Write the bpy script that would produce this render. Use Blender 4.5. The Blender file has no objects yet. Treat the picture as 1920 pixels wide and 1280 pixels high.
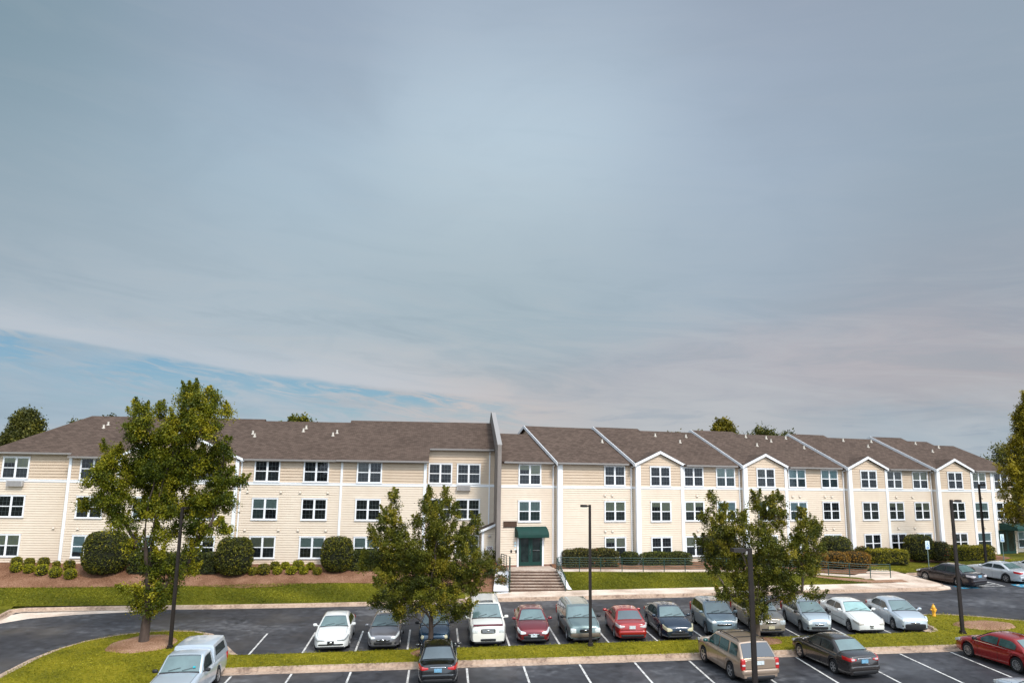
import bpy, math, random
import numpy as np
from mathutils import Vector, Matrix
random.seed(7); rng = np.random.default_rng(11)
C = bpy.context.scene.collection
R = math.radians
TP, TR = R(5.15), R(20.5)

# ------------------------------------------------------------------ frames
def PF(s, d): return (s*math.cos(TP)-d*math.sin(TP), s*math.sin(TP)+d*math.cos(TP))
def RF(s, d): return (s*math.cos(TR)-d*math.sin(TR), s*math.sin(TR)+d*math.cos(TR))
def zp(x, y): return -1.779+.01854*x+.04413*y
def zP(s, d): return zp(*PF(s, d))
def lerp(a, b, t): return a+(b-a)*t
def clamp(t, a=0., b=1.): return max(a, min(b, t))

# ------------------------------------------------------------------ materials
MT = {}
def mat(name, col, rough=.7, metal=0., spec=.4, var=0., vscale=3., bump=0., bscale=40., coat=0., col2=None, stretch=None, trans=0., attr=None, varc=None):
    m = bpy.data.materials.new(name); m.use_nodes = True
    nt = m.node_tree; N = nt.nodes; L = nt.links
    b = N['Principled BSDF']
    b.inputs['Roughness'].default_value = rough
    b.inputs['Metallic'].default_value = metal
    b.inputs['Specular IOR Level'].default_value = spec
    b.inputs['Base Color'].default_value = (*col, 1)
    if coat: b.inputs['Coat Weight'].default_value = coat; b.inputs['Coat Roughness'].default_value = .06
    tc = N.new('ShaderNodeTexCoord'); src = tc.outputs['Object']
    if stretch:
        mp = N.new('ShaderNodeMapping'); mp.inputs['Scale'].default_value = stretch
        L.new(src, mp.inputs['Vector']); src = mp.outputs['Vector']
    if col2 is not None or var:
        n = N.new('ShaderNodeTexNoise'); n.inputs['Scale'].default_value = vscale
        n.inputs['Detail'].default_value = 6; n.inputs['Roughness'].default_value = .62
        L.new(src, n.inputs['Vector'])
        r = N.new('ShaderNodeValToRGB'); r.color_ramp.elements[0].position = .32; r.color_ramp.elements[1].position = .68
        c2 = col2 if col2 is not None else tuple(min(1, c*(1+var)) for c in col)
        c1 = col if col2 is not None else tuple(c*(1-var) for c in col)
        r.color_ramp.elements[0].color = (*c1, 1); r.color_ramp.elements[1].color = (*c2, 1)
        if varc:   # contrast window
            r.color_ramp.elements[0].position, r.color_ramp.elements[1].position = varc
        L.new(n.outputs['Fac'], r.inputs['Fac'])
        out = r.outputs['Color']
        if attr:
            at = N.new('ShaderNodeAttribute'); at.attribute_name = 'tone'
            r2 = N.new('ShaderNodeValToRGB')
            while len(r2.color_ramp.elements) < len(attr): r2.color_ramp.elements.new(.5)
            for i, (p, c) in enumerate(attr):
                r2.color_ramp.elements[i].position = p; r2.color_ramp.elements[i].color = (*c, 1)
            L.new(at.outputs['Fac'], r2.inputs['Fac']); out = r2.outputs['Color']
        L.new(out, b.inputs['Base Color'])
        m['_col'] = 1
    if bump:
        n2 = N.new('ShaderNodeTexNoise'); n2.inputs['Scale'].default_value = bscale; n2.inputs['Detail'].default_value = 4
        L.new(src, n2.inputs['Vector'])
        bp = N.new('ShaderNodeBump'); bp.inputs['Strength'].default_value = min(1, bump*4); bp.inputs['Distance'].default_value = bump
        L.new(n2.outputs['Fac'], bp.inputs['Height']); L.new(bp.outputs['Normal'], b.inputs['Normal'])
    if trans:
        o = N['Material Output']; t = N.new('ShaderNodeBsdfTranslucent'); mx = N.new('ShaderNodeMixShader'); mx.inputs[0].default_value = trans
        if b.inputs['Base Color'].links: L.new(b.inputs['Base Color'].links[0].from_socket, t.inputs['Color'])
        else: t.inputs['Color'].default_value = (*col, 1)
        L.new(b.outputs[0], mx.inputs[1]); L.new(t.outputs[0], mx.inputs[2]); L.new(mx.outputs[0], o.inputs['Surface'])
    MT[name] = m
    return m

def two_scale(m, c_list, s1, s2, w2=.5, stretch=(1, 1, 1)):
    """base colour from a coarse noise mixed with a fine noise through a ramp"""
    nt = m.node_tree; N = nt.nodes; L = nt.links; b = N['Principled BSDF']
    tc = N.new('ShaderNodeTexCoord'); mp = N.new('ShaderNodeMapping'); mp.inputs['Scale'].default_value = stretch
    L.new(tc.outputs['Object'], mp.inputs['Vector'])
    a = N.new('ShaderNodeTexNoise'); a.inputs['Scale'].default_value = s1; a.inputs['Detail'].default_value = 5
    f = N.new('ShaderNodeTexNoise'); f.inputs['Scale'].default_value = s2; f.inputs['Detail'].default_value = 5
    L.new(mp.outputs[0], a.inputs['Vector']); L.new(tc.outputs['Object'], f.inputs['Vector'])
    mx = N.new('ShaderNodeMix'); mx.data_type = 'FLOAT'; mx.inputs[0].default_value = w2
    L.new(a.outputs['Fac'], mx.inputs[2]); L.new(f.outputs['Fac'], mx.inputs[3])
    r = N.new('ShaderNodeValToRGB')
    while len(r.color_ramp.elements) < len(c_list): r.color_ramp.elements.new(.5)
    for i, (p, c) in enumerate(c_list):
        r.color_ramp.elements[i].position = p; r.color_ramp.elements[i].color = (*c, 1)
    L.new(mx.outputs[0], r.inputs['Fac']); L.new(r.outputs['Color'], b.inputs['Base Color'])
    return mx

# setting
asph = mat('asphalt', (.04, .04, .045), .62, spec=.35, bump=.006, bscale=60)
two_scale(asph, [(.36, (.021, .020, .023)), (.47, (.034, .033, .038)), (.55, (.050, .050, .057)), (.64, (.115, .114, .122))], .16, 2.2, .38, (1, 1.5, 1))
_n = asph.node_tree.nodes; _l = asph.node_tree.links   # damp patches are glossier
_tc = _n.new('ShaderNodeTexCoord'); _w = _n.new('ShaderNodeTexNoise'); _w.inputs['Scale'].default_value = .22; _w.inputs['Detail'].default_value = 4
_l.new(_tc.outputs['Object'], _w.inputs['Vector']); _r = _n.new('ShaderNodeMapRange')
_r.inputs[1].default_value = .38; _r.inputs[2].default_value = .62; _r.inputs[3].default_value = .36; _r.inputs[4].default_value = .75
_l.new(_w.outputs['Fac'], _r.inputs[0]); _l.new(_r.outputs[0], _n['Principled BSDF'].inputs['Roughness'])
_vo = _n.new('ShaderNodeTexVoronoi'); _vo.feature = 'DISTANCE_TO_EDGE'; _vo.inputs['Scale'].default_value = .16; _no = _n.new('ShaderNodeTexNoise'); _no.inputs['Scale'].default_value = .9; _no.inputs['Detail'].default_value = 6
_va = _n.new('ShaderNodeVectorMath'); _va.operation = 'MULTIPLY_ADD'; _l.new(_tc.outputs['Object'], _no.inputs['Vector']); _l.new(_no.outputs['Color'], _va.inputs[0]); _va.inputs[1].default_value = (1.6, 1.6, 0); _l.new(_tc.outputs['Object'], _va.inputs[2]); _l.new(_va.outputs[0], _vo.inputs['Vector'])
_cr = _n.new('ShaderNodeMapRange'); _cr.inputs[1].default_value = .0; _cr.inputs[2].default_value = .007; _cr.inputs[3].default_value = .45; _cr.inputs[4].default_value = 1.; _l.new(_vo.outputs['Distance'], _cr.inputs[0])
_sp = _n.new('ShaderNodeTexNoise'); _sp.inputs['Scale'].default_value = 1.25; _sp.inputs['Detail'].default_value = 3; _l.new(_tc.outputs['Object'], _sp.inputs['Vector'])
_so = _n.new('ShaderNodeMapRange'); _so.inputs[1].default_value = .60; _so.inputs[2].default_value = .70; _so.inputs[3].default_value = 1.; _so.inputs[4].default_value = .5; _l.new(_sp.outputs['Fac'], _so.inputs[0])
_mm = _n.new('ShaderNodeMath'); _mm.operation = 'MULTIPLY'; _l.new(_cr.outputs[0], _mm.inputs[0]); _l.new(_so.outputs[0], _mm.inputs[1])
_b = _n['Principled BSDF']; _src = _b.inputs['Base Color'].links[0].from_socket; _mx = _n.new('ShaderNodeMix'); _mx.data_type = 'RGBA'; _mx.blend_type = 'MULTIPLY'; _mx.inputs[0].default_value = 1
_l.new(_src, _mx.inputs[6]); _l.new(_mm.outputs[0], _mx.inputs[7]); _l.new(_mx.outputs[2], _b.inputs['Base Color'])
conc = mat('concrete', (.5, .41, .33), .85, bump=.004, bscale=50)
two_scale(conc, [(.38, (.42, .31, .235)), (.5, (.62, .49, .395)), (.64, (.72, .61, .51))], .5, 9, .25)
kerbm = mat('kerb_concrete', (.5, .4, .32), .85, bump=.006, bscale=60)
two_scale(kerbm, [(.36, (.20, .135, .10)), (.5, (.40, .285, .21)), (.64, (.50, .375, .285))], .8, 7, .5)
riserm = mat('shaded_riser', (.12, .075, .055), .9, var=.3, vscale=3)  # shade on the risers put into the colour, darker than the treads
stepm = mat('step_concrete', (.3, .24, .2), .85, bump=.004, bscale=50)
two_scale(stepm, [(.36, (.27, .19, .15)), (.5, (.46, .355, .285)), (.64, (.58, .47, .39))], .9, 8, .5)
def grassmat(name, a, b, c, d, s1=.35):
    g = mat(name, b, .9, spec=.15, bump=.05, bscale=14)
    two_scale(g, [(.34, a), (.46, b), (.56, c), (.68, d)], s1, 5.5, .5)
    return g
grass_m = grassmat('median_grass', (.070, .066, .003), (.138, .124, .004), (.190, .160, .006), (.25, .20, .018), .55)
lawn_m = grassmat('lawn_grass', (.040, .042, .003), (.078, .078, .004), (.118, .110, .007), (.17, .142, .016), .4)
gr_m = mat('rough_ground', (.06, .08, .02), .95, var=.4, vscale=.5)
mulch = mat('mulch', (.3, .15, .1), .95, spec=.1, bump=.05, bscale=22)
two_scale(mulch, [(.36, (.085, .038, .020)), (.5, (.19, .095, .055)), (.62, (.30, .17, .11))], .8, 16, .65)
straw = mat('pine_straw', (.36, .2, .12), .95, spec=.1, bump=.04, bscale=22)
two_scale(straw, [(.36, (.14, .068, .036)), (.5, (.27, .15, .092)), (.62, (.38, .235, .16))], .8, 16, .65)
whiteg = mat('white_gravel', (.75, .74, .76), .8, bump=.05, bscale=30, var=.22, vscale=24)
linep = mat('line_paint', (.62, .60, .57), .7, bump=.003, bscale=40)
two_scale(linep, [(.36, (.10, .10, .10)), (.45, (.42, .40, .38)), (.54, (.66, .64, .61))], 2.5, 18, .6)
bluep = mat('blue_paint', (.03, .24, .38), .6, var=.2, vscale=6)
# building
sid = mat('siding_cream', (.66, .53, .40), .6, spec=.25, bump=.003, bscale=30)
two_scale(sid, [(.30, (.68, .563, .446)), (.7, (.755, .652, .533))], .35, 2.5, .35, (1, 1, .35))
sidU = mat('siding_tan', (.55, .42, .30), .6, spec=.25, bump=.003, bscale=30)
two_scale(sidU, [(.30, (.555, .430, .315)), (.7, (.64, .515, .395))], .35, 2.5, .35, (1, 1, .35))
trim = mat('white_trim', (.76, .77, .79), .5, spec=.3, var=.06, vscale=1.5)
brick = mat('brick_base', (.22, .12, .09), .9, var=.2, vscale=8)
firew = mat('fire_wall_render', (.215, .185, .168), .8, var=.18, vscale=1.2, bump=.006, bscale=30, stretch=(1, 1, .3))
gutm = mat('gutter_grey', (.30, .28, .27), .5)
def shingle():
    m = mat('roof_shingles', (.2, .15, .13), .92, spec=.15)
    N = m.node_tree.nodes; L = m.node_tree.links; b = N['Principled BSDF']
    tc = N.new('ShaderNodeTexCoord')
    br = N.new('ShaderNodeTexBrick'); br.inputs['Scale'].default_value = 1
    br.inputs['Brick Width'].default_value = .33; br.inputs['Row Height'].default_value = .2
    br.inputs['Mortar Size'].default_value = .008; br.inputs['Mortar Smooth'].default_value = .3
    br.inputs['Color1'].default_value = (.064, .044, .034, 1); br.inputs['Color2'].default_value = (.108, .075, .059, 1)
    br.inputs['Mortar'].default_value = (.034, .022, .017, 1); br.inputs['Bias'].default_value = .1
    L.new(tc.outputs['UV'], br.inputs['Vector'])
    n = N.new('ShaderNodeTexNoise'); n.inputs['Scale'].default_value = .45; n.inputs['Detail'].default_value = 7
    L.new(tc.outputs['Object'], n.inputs['Vector'])
    mr = N.new('ShaderNodeMapRange'); mr.inputs[1].default_value = .3; mr.inputs[2].default_value = .7; mr.inputs[3].default_value = .92; mr.inputs[4].default_value = 1.08
    L.new(n.outputs['Fac'], mr.inputs[0])
    mx = N.new('ShaderNodeMix'); mx.data_type = 'RGBA'; mx.blend_type = 'MULTIPLY'; mx.inputs[0].default_value = 1
    L.new(br.outputs['Color'], mx.inputs[6]); L.new(mr.outputs[0], mx.inputs[7])
    L.new(mx.outputs[2], b.inputs['Base Color'])
    return m
shing = shingle()
def glassmat():
    m = bpy.data.materials.new('window_glass'); m.use_nodes = True; nt = m.node_tree; N = nt.nodes; L = nt.links
    N.remove(N['Principled BSDF']); o = N['Material Output']
    g = N.new('ShaderNodeBsdfGlossy'); g.inputs['Roughness'].default_value = .03; g.inputs['Color'].default_value = (.62, .62, .64, 1)
    t = N.new('ShaderNodeBsdfTransparent'); t.inputs['Color'].default_value = (.88, .93, .92, 1)
    f = N.new('ShaderNodeFresnel'); f.inputs['IOR'].default_value = 1.6
    mx = N.new('ShaderNodeMixShader'); L.new(f.outputs[0], mx.inputs[0]); L.new(t.outputs[0], mx.inputs[1]); L.new(g.outputs[0], mx.inputs[2])
    L.new(mx.outputs[0], o.inputs['Surface']); return m
glassw = glassmat()
room = mat('dark_room', (.032, .031, .036), .9)
screenm = mat('insect_screen', (.085, .083, .088), .9, var=.3, vscale=4)
blindA = mat('cream_blind', (.40, .38, .27), .8, var=.12, vscale=2, stretch=(1, 1, 9))
blindB = mat('green_grey_blind', (.36, .43, .40), .7, var=.12, vscale=2, stretch=(1, 1, 9))
blindC = mat('blue_grey_blind', (.34, .43, .45), .7, var=.12, vscale=2, stretch=(1, 1, 9))
blindD = mat('grey_curtain', (.16, .15, .14), .8, var=.25, vscale=5, stretch=(6, 6, 1))
greenp = mat('green_paint', (.001, .032, .025), .45, spec=.4)
greenc = mat('green_canvas', (.001, .034, .026), .75, var=.12, vscale=2)
railm = mat('dark_green_steel', (.008, .045, .036), .5)
bronze = mat('bronze_paint', (.022, .016, .014), .5, metal=.3, var=.2, vscale=3)
brownb = mat('brown_board', (.06, .032, .018), .8, var=.2, vscale=4)
whitep = mat('white_paint', (.75, .75, .75), .5)
greyp = mat('grey_metal', (.42, .40, .39), .5, var=.1, vscale=5)
redlet = mat('dark_red_letters', (.14, .03, .04), .6)
yel = mat('hydrant_yellow', (.80, .40, .03), .4, coat=.3, var=.08, vscale=6)
signw = mat('sign_white', (.66, .80, .83), .5)
signb = mat('sign_blue', (.02, .13, .45), .5)
galv = mat('galvanised', (.18, .24, .23), .5, metal=.6)
bark = mat('bark', (.062, .043, .034), .95, var=.35, vscale=6, bump=.03, bscale=18, stretch=(1, 1, .25))
barkp = mat('pale_bark', (.12, .088, .064), .95, var=.35, vscale=6, bump=.03, bscale=18, stretch=(1, 1, .25))
def leafm(name, ramp, tr=.3):
    return mat(name, ramp[0][1], .55, spec=.3, var=.1, vscale=1, trans=tr, attr=ramp)
leaf_a = leafm('maple_leaves', [(0, (0.0344, 0.0516, 0.0031)), (.35, (0.0931, 0.1119, 0.0061)), (.65, (0.1862, 0.1884, 0.0082)), (1, (0.3612, 0.3046, 0.0153))])
leaf_b = leafm('young_maple_leaves', [(0, (0.0304, 0.0409, 0.0061)), (.4, (0.0870, 0.0969, 0.0082)), (.75, (0.1639, 0.1572, 0.0112)), (1, (0.3056, 0.2444, 0.0214))])
leaf_c = leafm('conifer_leaves', [(0, (0.033, 0.032, 0.006)), (.4, (0.130, 0.113, 0.008)), (.75, (0.259, 0.203, 0.010)), (1, (0.432, 0.312, 0.019))])
leaf_e = leafm('cypress_leaves', [(0, (.035, .032, .006)), (.35, (.13, .12, .008)), (.7, (.28, .225, .010)), (1, (.46, .36, .03))])
leaf_d = leafm('far_leaves', [(0, (0.0288, 0.0351, 0.0120)), (.5, (0.0780, 0.0832, 0.0156)), (1, (0.2076, 0.1846, 0.0252))])
leaf_box = leafm('boxwood_leaves', [(0, (0.024, 0.030, 0.005)), (.45, (0.074, 0.081, 0.008)), (.8, (0.169, 0.159, 0.014)), (1, (0.351, 0.284, 0.022))], .15)
leaf_yel = leafm('golden_shrub_leaves', [(0, (0.054, 0.059, 0.005)), (.4, (0.203, 0.203, 0.008)), (.8, (0.432, 0.392, 0.014)), (1, (0.608, 0.513, 0.027))], .2)
leaf_hed = leafm('hedge_leaves', [(0, (0.016, 0.024, 0.007)), (.5, (0.049, 0.062, 0.009)), (1, (0.149, 0.149, 0.016))], .15)
leaf_hey = leafm('yellow_hedge_leaves', [(0, (0.047, 0.051, 0.007)), (.5, (0.162, 0.155, 0.011)), (1, (0.459, 0.365, 0.019))], .2)
leaf_red = leafm('russet_leaves', [(0, (0.068, 0.034, 0.008)), (.5, (0.230, 0.115, 0.014)), (1, (0.446, 0.243, 0.027))], .2)
leaf_ros = leafm('rose_leaves', [(0, (0.027, 0.030, 0.011)), (.5, (0.095, 0.088, 0.016)), (.9, (0.216, 0.176, 0.027)), (1, (0.675, 0.121, 0.041))], .2)
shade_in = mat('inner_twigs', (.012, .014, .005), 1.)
# cars
tyre_m = mat('tyre_rubber', (.012, .012, .013), .8)
rim_m = mat('alloy', (.45, .45, .46), .3, metal=.8)
chrome = mat('chrome', (.7, .7, .72), .15, metal=1.)
blackpl = mat('black_plastic', (.015, .015, .017), .5)
lampw = mat('headlamp_glass', (.66, .69, .69), .12, spec=.8, coat=.6, var=.25, vscale=14)
lampy = mat('aged_headlamp_glass', (.55, .50, .33), .25, spec=.6, var=.2, vscale=14)
lampr = mat('tail_lamp_glass', (.45, .008, .008), .15, spec=.8, coat=.6)
lamprw = mat('clear_tail_lamp', (.55, .50, .50), .2, spec=.7)
ambr = mat('amber_lamp', (.6, .16, .03), .3)
wsg = mat('windscreen_glass', (.095, .150, .150), .06, spec=.9, coat=1., var=.25, vscale=.9)  # teal of the reflected sky is put into the base colour
rwg = mat('tinted_glass', (.05, .07, .08), .05, spec=.9, coat=1., var=.2, vscale=.9)
swg = mat('side_glass', (.016, .024, .024), .08, spec=.45, coat=0., var=.5, vscale=2.)
platw = mat('plate_white', (.55, .60, .62), .5, var=.25, vscale=18)
platb = mat('plate_blue', (.16, .34, .48), .5, var=.3, vscale=18)
platy = mat('plate_cream', (.55, .50, .33), .5, var=.2, vscale=18)
stick = mat('sticker', (.02, .42, .5), .6)

# ------------------------------------------------------------------ mesh builder
class MB:
    def __init__(s): s.v = []; s.f = []; s.m = []; s.uv = None; s.cur = 0
    def quad(s, a, b, c, d): n = len(s.v); s.v += [a, b, c, d]; s.f.append((n, n+1, n+2, n+3)); s.m.append(s.cur)
    def poly(s, pts): n = len(s.v); s.v += list(pts); s.f.append(tuple(range(n, n+len(pts)))); s.m.append(s.cur)
    def box8(s, p):
        n = len(s.v); s.v += p
        for f in ((0, 3, 2, 1), (4, 5, 6, 7), (0, 1, 5, 4), (1, 2, 6, 5), (2, 3, 7, 6), (3, 0, 4, 7)):
            s.f.append(tuple(n+i for i in f)); s.m.append(s.cur)
    def box(s, x0, x1, y0, y1, z0, z1, fr=None):
        q = [(x0, y0), (x1, y0), (x1, y1), (x0, y1)]
        if fr: q = [fr(*a) for a in q]
        s.box8([(a[0], a[1], z0) for a in q]+[(a[0], a[1], z1) for a in q])
    def loft(s, rings, closed=True, caps=True):
        n0 = len(s.v); k = len(rings[0])
        for r in rings: s.v += [tuple(p) for p in r]
        for i in range(len(rings)-1):
            for j in range(k if closed else k-1):
                a = n0+i*k+j; b = n0+i*k+(j+1) % k
                s.f.append((a, b, b+k, a+k)); s.m.append(s.cur)
        if caps and closed:
            s.f.append(tuple(n0+j for j in reversed(range(k)))); s.m.append(s.cur)
            s.f.append(tuple(n0+(len(rings)-1)*k+j for j in range(k))); s.m.append(s.cur)
    def tube(s, pts, rad, k=6):
        rs = []
        pts = [Vector(p) for p in pts]
        if not isinstance(rad, (list, tuple)): rad = [rad]*len(pts)
        for i, p in enumerate(pts):
            t = (pts[min(i+1, len(pts)-1)]-pts[max(i-1, 0)]).normalized()
            a = Vector((0, 0, 1)) if abs(t.z) < .9 else Vector((1, 0, 0))
            u = t.cross(a).normalized(); w = t.cross(u)
            rs.append([p+(u*math.cos(2*math.pi*j/k)+w*math.sin(2*math.pi*j/k))*rad[i] for j in range(k)])
        s.loft(rs)
    def lathe(s, prof, c=(0, 0, 0), axis='z', k=20):
        rings = []
        for (r, h) in prof:
            ring = []
            for j in range(k):
                a = 2*math.pi*j/k
                if axis == 'z': ring.append((c[0]+r*math.cos(a), c[1]+r*math.sin(a), c[2]+h))
                elif axis == 'y': ring.append((c[0]+r*math.cos(a), c[1]+h, c[2]+r*math.sin(a)))
                else: ring.append((c[0]+h, c[1]+r*math.cos(a), c[2]+r*math.sin(a)))
            rings.append(ring)
        s.loft(rings)
    def ell(s, c, r, k=14, n=8, p=1.):
        rings = []
        for i in range(n+1):
            t = -math.pi/2+math.pi*i/n
            cz = math.sin(t); cr = max(math.cos(t), 0.02)**p
            rings.append([(c[0]+r[0]*cr*math.cos(2*math.pi*j/k), c[1]+r[1]*cr*math.sin(2*math.pi*j/k), c[2]+r[2]*cz) for j in range(k)])
        s.loft(rings)
    def rbox(s, c, r, e=.35, rot=0):
        """rounded box (superellipsoid) about c with half sizes r"""
        k, n = 16, 8; rings = []
        sg = lambda v, p: math.copysign(abs(v)**p, v)
        for i in range(n+1):
            t = -math.pi/2+math.pi*i/n
            ct, st = max(math.cos(t), .0), math.sin(t)
            ct = max(ct, .004)
            rings.append([(c[0]+r[0]*sg(ct, e)*sg(math.cos(2*math.pi*(j+.5)/k), e), c[1]+r[1]*sg(ct, e)*sg(math.sin(2*math.pi*(j+.5)/k), e), c[2]+r[2]*sg(st, e)) for j in range(k)])
        s.loft(rings)
    def build(s, name, mats, parent=None, smooth=None, loc=None):
        me = bpy.data.meshes.new(name)
        o3 = loc or (0, 0, 0)
        me.from_pydata([(a[0]-o3[0], a[1]-o3[1], a[2]-o3[2]) for a in s.v], [], s.f)
        if not isinstance(mats, (list, tuple)): mats = [mats]
        for m in mats: me.materials.append(m)
        if len(mats) > 1: me.polygons.foreach_set('material_index', s.m)
        if s.uv is not None:
            l = me.uv_layers.new(name='UVMap')
            l.data.foreach_set('uv', np.array(s.uv, dtype=np.float32).ravel())
        if smooth is not None:
            me.polygons.foreach_set('use_smooth', [True]*len(me.polygons))
            me.set_sharp_from_angle(angle=R(smooth))
        me.update()
        o = bpy.data.objects.new(name, me); C.objects.link(o)
        o.location = o3
        if parent: o.parent = parent
        return o

def tag(o, label=None, cat=None, group=None, kind=None):
    if label: o['label'] = label
    if cat: o['category'] = cat
    if group: o['group'] = group
    if kind: o['kind'] = kind
    return o
def struct(o, kind='structure'): o['kind'] = kind; return o
def thing(name, label, cat, loc=(0, 0, 0), group=None):
    o = bpy.data.objects.new(name, None); C.objects.link(o); o.location = loc
    return tag(o, label, cat, group)

# ------------------------------------------------------------------ GROUND
# path front edge (P frame): s -> d, z
PATH = [(8.7, 58.2, 2.06), (15, 58.25, 2.04), (21, 58.3, 2.03), (27, 58.5, 1.93), (30, 58.4, 1.80), (33, 58.1, 1.65)]
def pathd(s):
    s = clamp(s, PATH[0][0], PATH[-1][0])
    for a, b in zip(PATH, PATH[1:]):
        if s <= b[0]: t = (s-a[0])/(b[0]-a[0]); return lerp(a[1], b[1], t), lerp(a[2], b[2], t)
    return PATH[-1][1:]
def dfac(s): return 59.9+.222*(s-4.7)
def H(s, d):
    z0 = zP(s, d)+.15
    if s < 5.2:
        f0 = lerp(54.35, 56.2, clamp((s-.3)/1.6)); t = clamp((d-f0)/(60.3-f0)); t = t*t*(3-2*t)*.35+t*.65
        return lerp(z0, 2.26, t)
    pd, pz = pathd(s)
    if s > 33: pz = zP(s, pd)+.16
    if d <= pd:
        t = clamp((d-56.2)/(pd-56.2)); t = t*t*(3-2*t)*.5+t*.5
        return lerp(z0, pz, t)
    t = clamp((d-pd-1.4)/(max(dfac(s)-pd-1.4, 1.)))
    return lerp(pz, 2.26, t)
def sheet(name, s0, s1, dA, dB, zf, m, ns=40, nd=10, off=0., kind='structure', noise=0.):
    b = MB(); g = []
    for i in range(ns+1):
        s = lerp(s0, s1, i/ns); a, c = dA(s), dB(s); row = []
        for j in range(nd+1):
            d = lerp(a, c, j/nd); x, y = PF(s, d); row.append((x, y, zf(s, d)+off+(random.uniform(-noise, noise) if noise else 0)))
        g.append(row)
    n = len(b.v)
    for r in g: b.v += r
    for i in range(ns):
        for j in range(nd):
            a = n+i*(nd+1)+j; b.f.append((a, a+nd+1, a+nd+2, a+1)); b.m.append(0)
    o = b.build(name, m, smooth=60); return struct(o, kind)
K = lambda v: (lambda s: v)
# far ground, one sheet to the horizon
b = MB(); ss = [-900, -300, -120, -60, -30, 0, 30, 60, 90, 150, 350, 900]; dd = [-300, -60, 0, 20, 40, 54, 60, 64, 70, 90, 130, 300, 900, 2500]
for s in ss:
    for d in dd:
        x, y = PF(s, d); z = clamp(zp(clamp(x, -80, 80), y), -3, 2.1)
        b.v.append((x, y, z-.35))
for i in range(len(ss)-1):
    for j in range(len(dd)-1):
        a = i*len(dd)+j; b.f.append((a, a+len(dd), a+len(dd)+1, a+1)); b.m.append(0)
struct(b.build('ground', gr_m))
sheet('parking_lot', -70, 85, K(-6), K(54.2), zP, asph, 4, 4)
sheet('driveway', 37.2, 85, K(54.2), K(59.9), zP, asph, 4, 4)

def kerb(name, pts, m, gut=.5, label=None, zf=None, flip=1):
    """sweep: raised side lies to the left of travel; split in 3 m cast lengths"""
    zf = zf or zP
    prof = [(-gut, .006), (-.04, .022), (-.008, .14), (.02, .165), (.17, .168), (.172, .0)]
    # resample
    P = [Vector((p[0], p[1])) for p in pts]; b = MB()
    seg = []
    for a, c in zip(P, P[1:]):
        L_ = (c-a).length; n = max(1, int(L_/3.05+.5))
        for i in range(n): seg.append((a.lerp(c, i/n), a.lerp(c, (i+1)/n)))
    def nrm(i):
        i = clamp(i, 0, len(seg)-1); t = (seg[i][1]-seg[i][0]).normalized(); return Vector((-t.y, t.x))
    for i, (a, c) in enumerate(seg):
        n0 = (nrm(i-1)+nrm(i)).normalized(); n1 = (nrm(i)+nrm(i+1)).normalized(); t = (c-a).normalized()
        same0 = i > 0 and (seg[i-1][1]-seg[i-1][0]).normalized().dot(t) > .9999
        g = .012 if same0 or i == 0 else 0
        rings = []
        for q, n in ((a+t*g, n0), (c, n1)):
            ring = []
            for (o, z) in prof:
                w = q+n*o*flip; x, y = PF(w.x, w.y); ring.append((x, y, zf(w.x, w.y)+z))
            for (o, z) in ((.17, -.25), (-gut, -.25)):
                w = q+n*o*flip; x, y = PF(w.x, w.y); ring.append((x, y, zf(w.x, w.y)+z))
            rings.append(ring)
        b.loft(rings)
    return struct(b.build(name, m))
def arc(cx, cy, rx, ry, a0, a1, n=8):
    return [(cx+rx*math.cos(R(lerp(a0, a1, i/n))), cy+ry*math.sin(R(lerp(a0, a1, i/n)))) for i in range(n+1)]
# median with both islands
near = [(-12.2, 5), (-12.2, 38.7), (-11.95, 39.1), (-11.5, 39.22), (36.5, 39.22)]
right = [(37.6, 39.9), (37.7, 41.2), (36.4, 42.7), (34.7, 43.95), (33.3, 45.0), (32.0, 45.75), (30.9, 46.15), (29.8, 46.2), (28.9, 45.8), (28.4, 45.0), (28.3, 43.0), (28.0, 42.3), (27.4, 42.08)]
far = [(-9.9, 41.62), (-10.5, 41.8), (-11.0, 42.6), (-12.6, 45.7), (-13.2, 46.6), (-14.0, 47.1), (-15.4, 47.35), (-16.9, 47.15), (-18.1, 46.55), (-19.2, 45.4), (-19.8, 44.1), (-20.1, 42.5), (-20.15, 39.0), (-20.3, 33), (-20.6, 5)]
outl = near+right+far
ctr = MB(); ctr.poly([(*PF(s, d), zP(s, d)+.157) for s, d in outl]); o = ctr.build('median_grass', grass_m); struct(o)
kerb('kerb', near+right, kerbm); kerb('kerb', far[1:], kerbm)
b = MB(); e_ = [right[-1], far[0], far[1]]
for a, c in zip(e_, e_[1:]):
    k_ = 60; 
    for i in range(k_):
        q0 = (lerp(a[0], c[0], i/k_), lerp(a[1], c[1], i/k_)+.02*math.sin(i*2.3)); q1 = (lerp(a[0], c[0], (i+1)/k_), lerp(a[1], c[1], (i+1)/k_)+.02*math.sin((i+1)*2.3))
        b.quad((*PF(q0[0], q0[1]+.08), zP(*q0)-.02), (*PF(q1[0], q1[1]+.08), zP(*q1)-.02), (*PF(q1[0], q1[1]-.12), zP(*q1)+.165), (*PF(q0[0], q0[1]-.12), zP(*q0)+.165))
struct(b.build('median_grass', grass_m))
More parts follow.
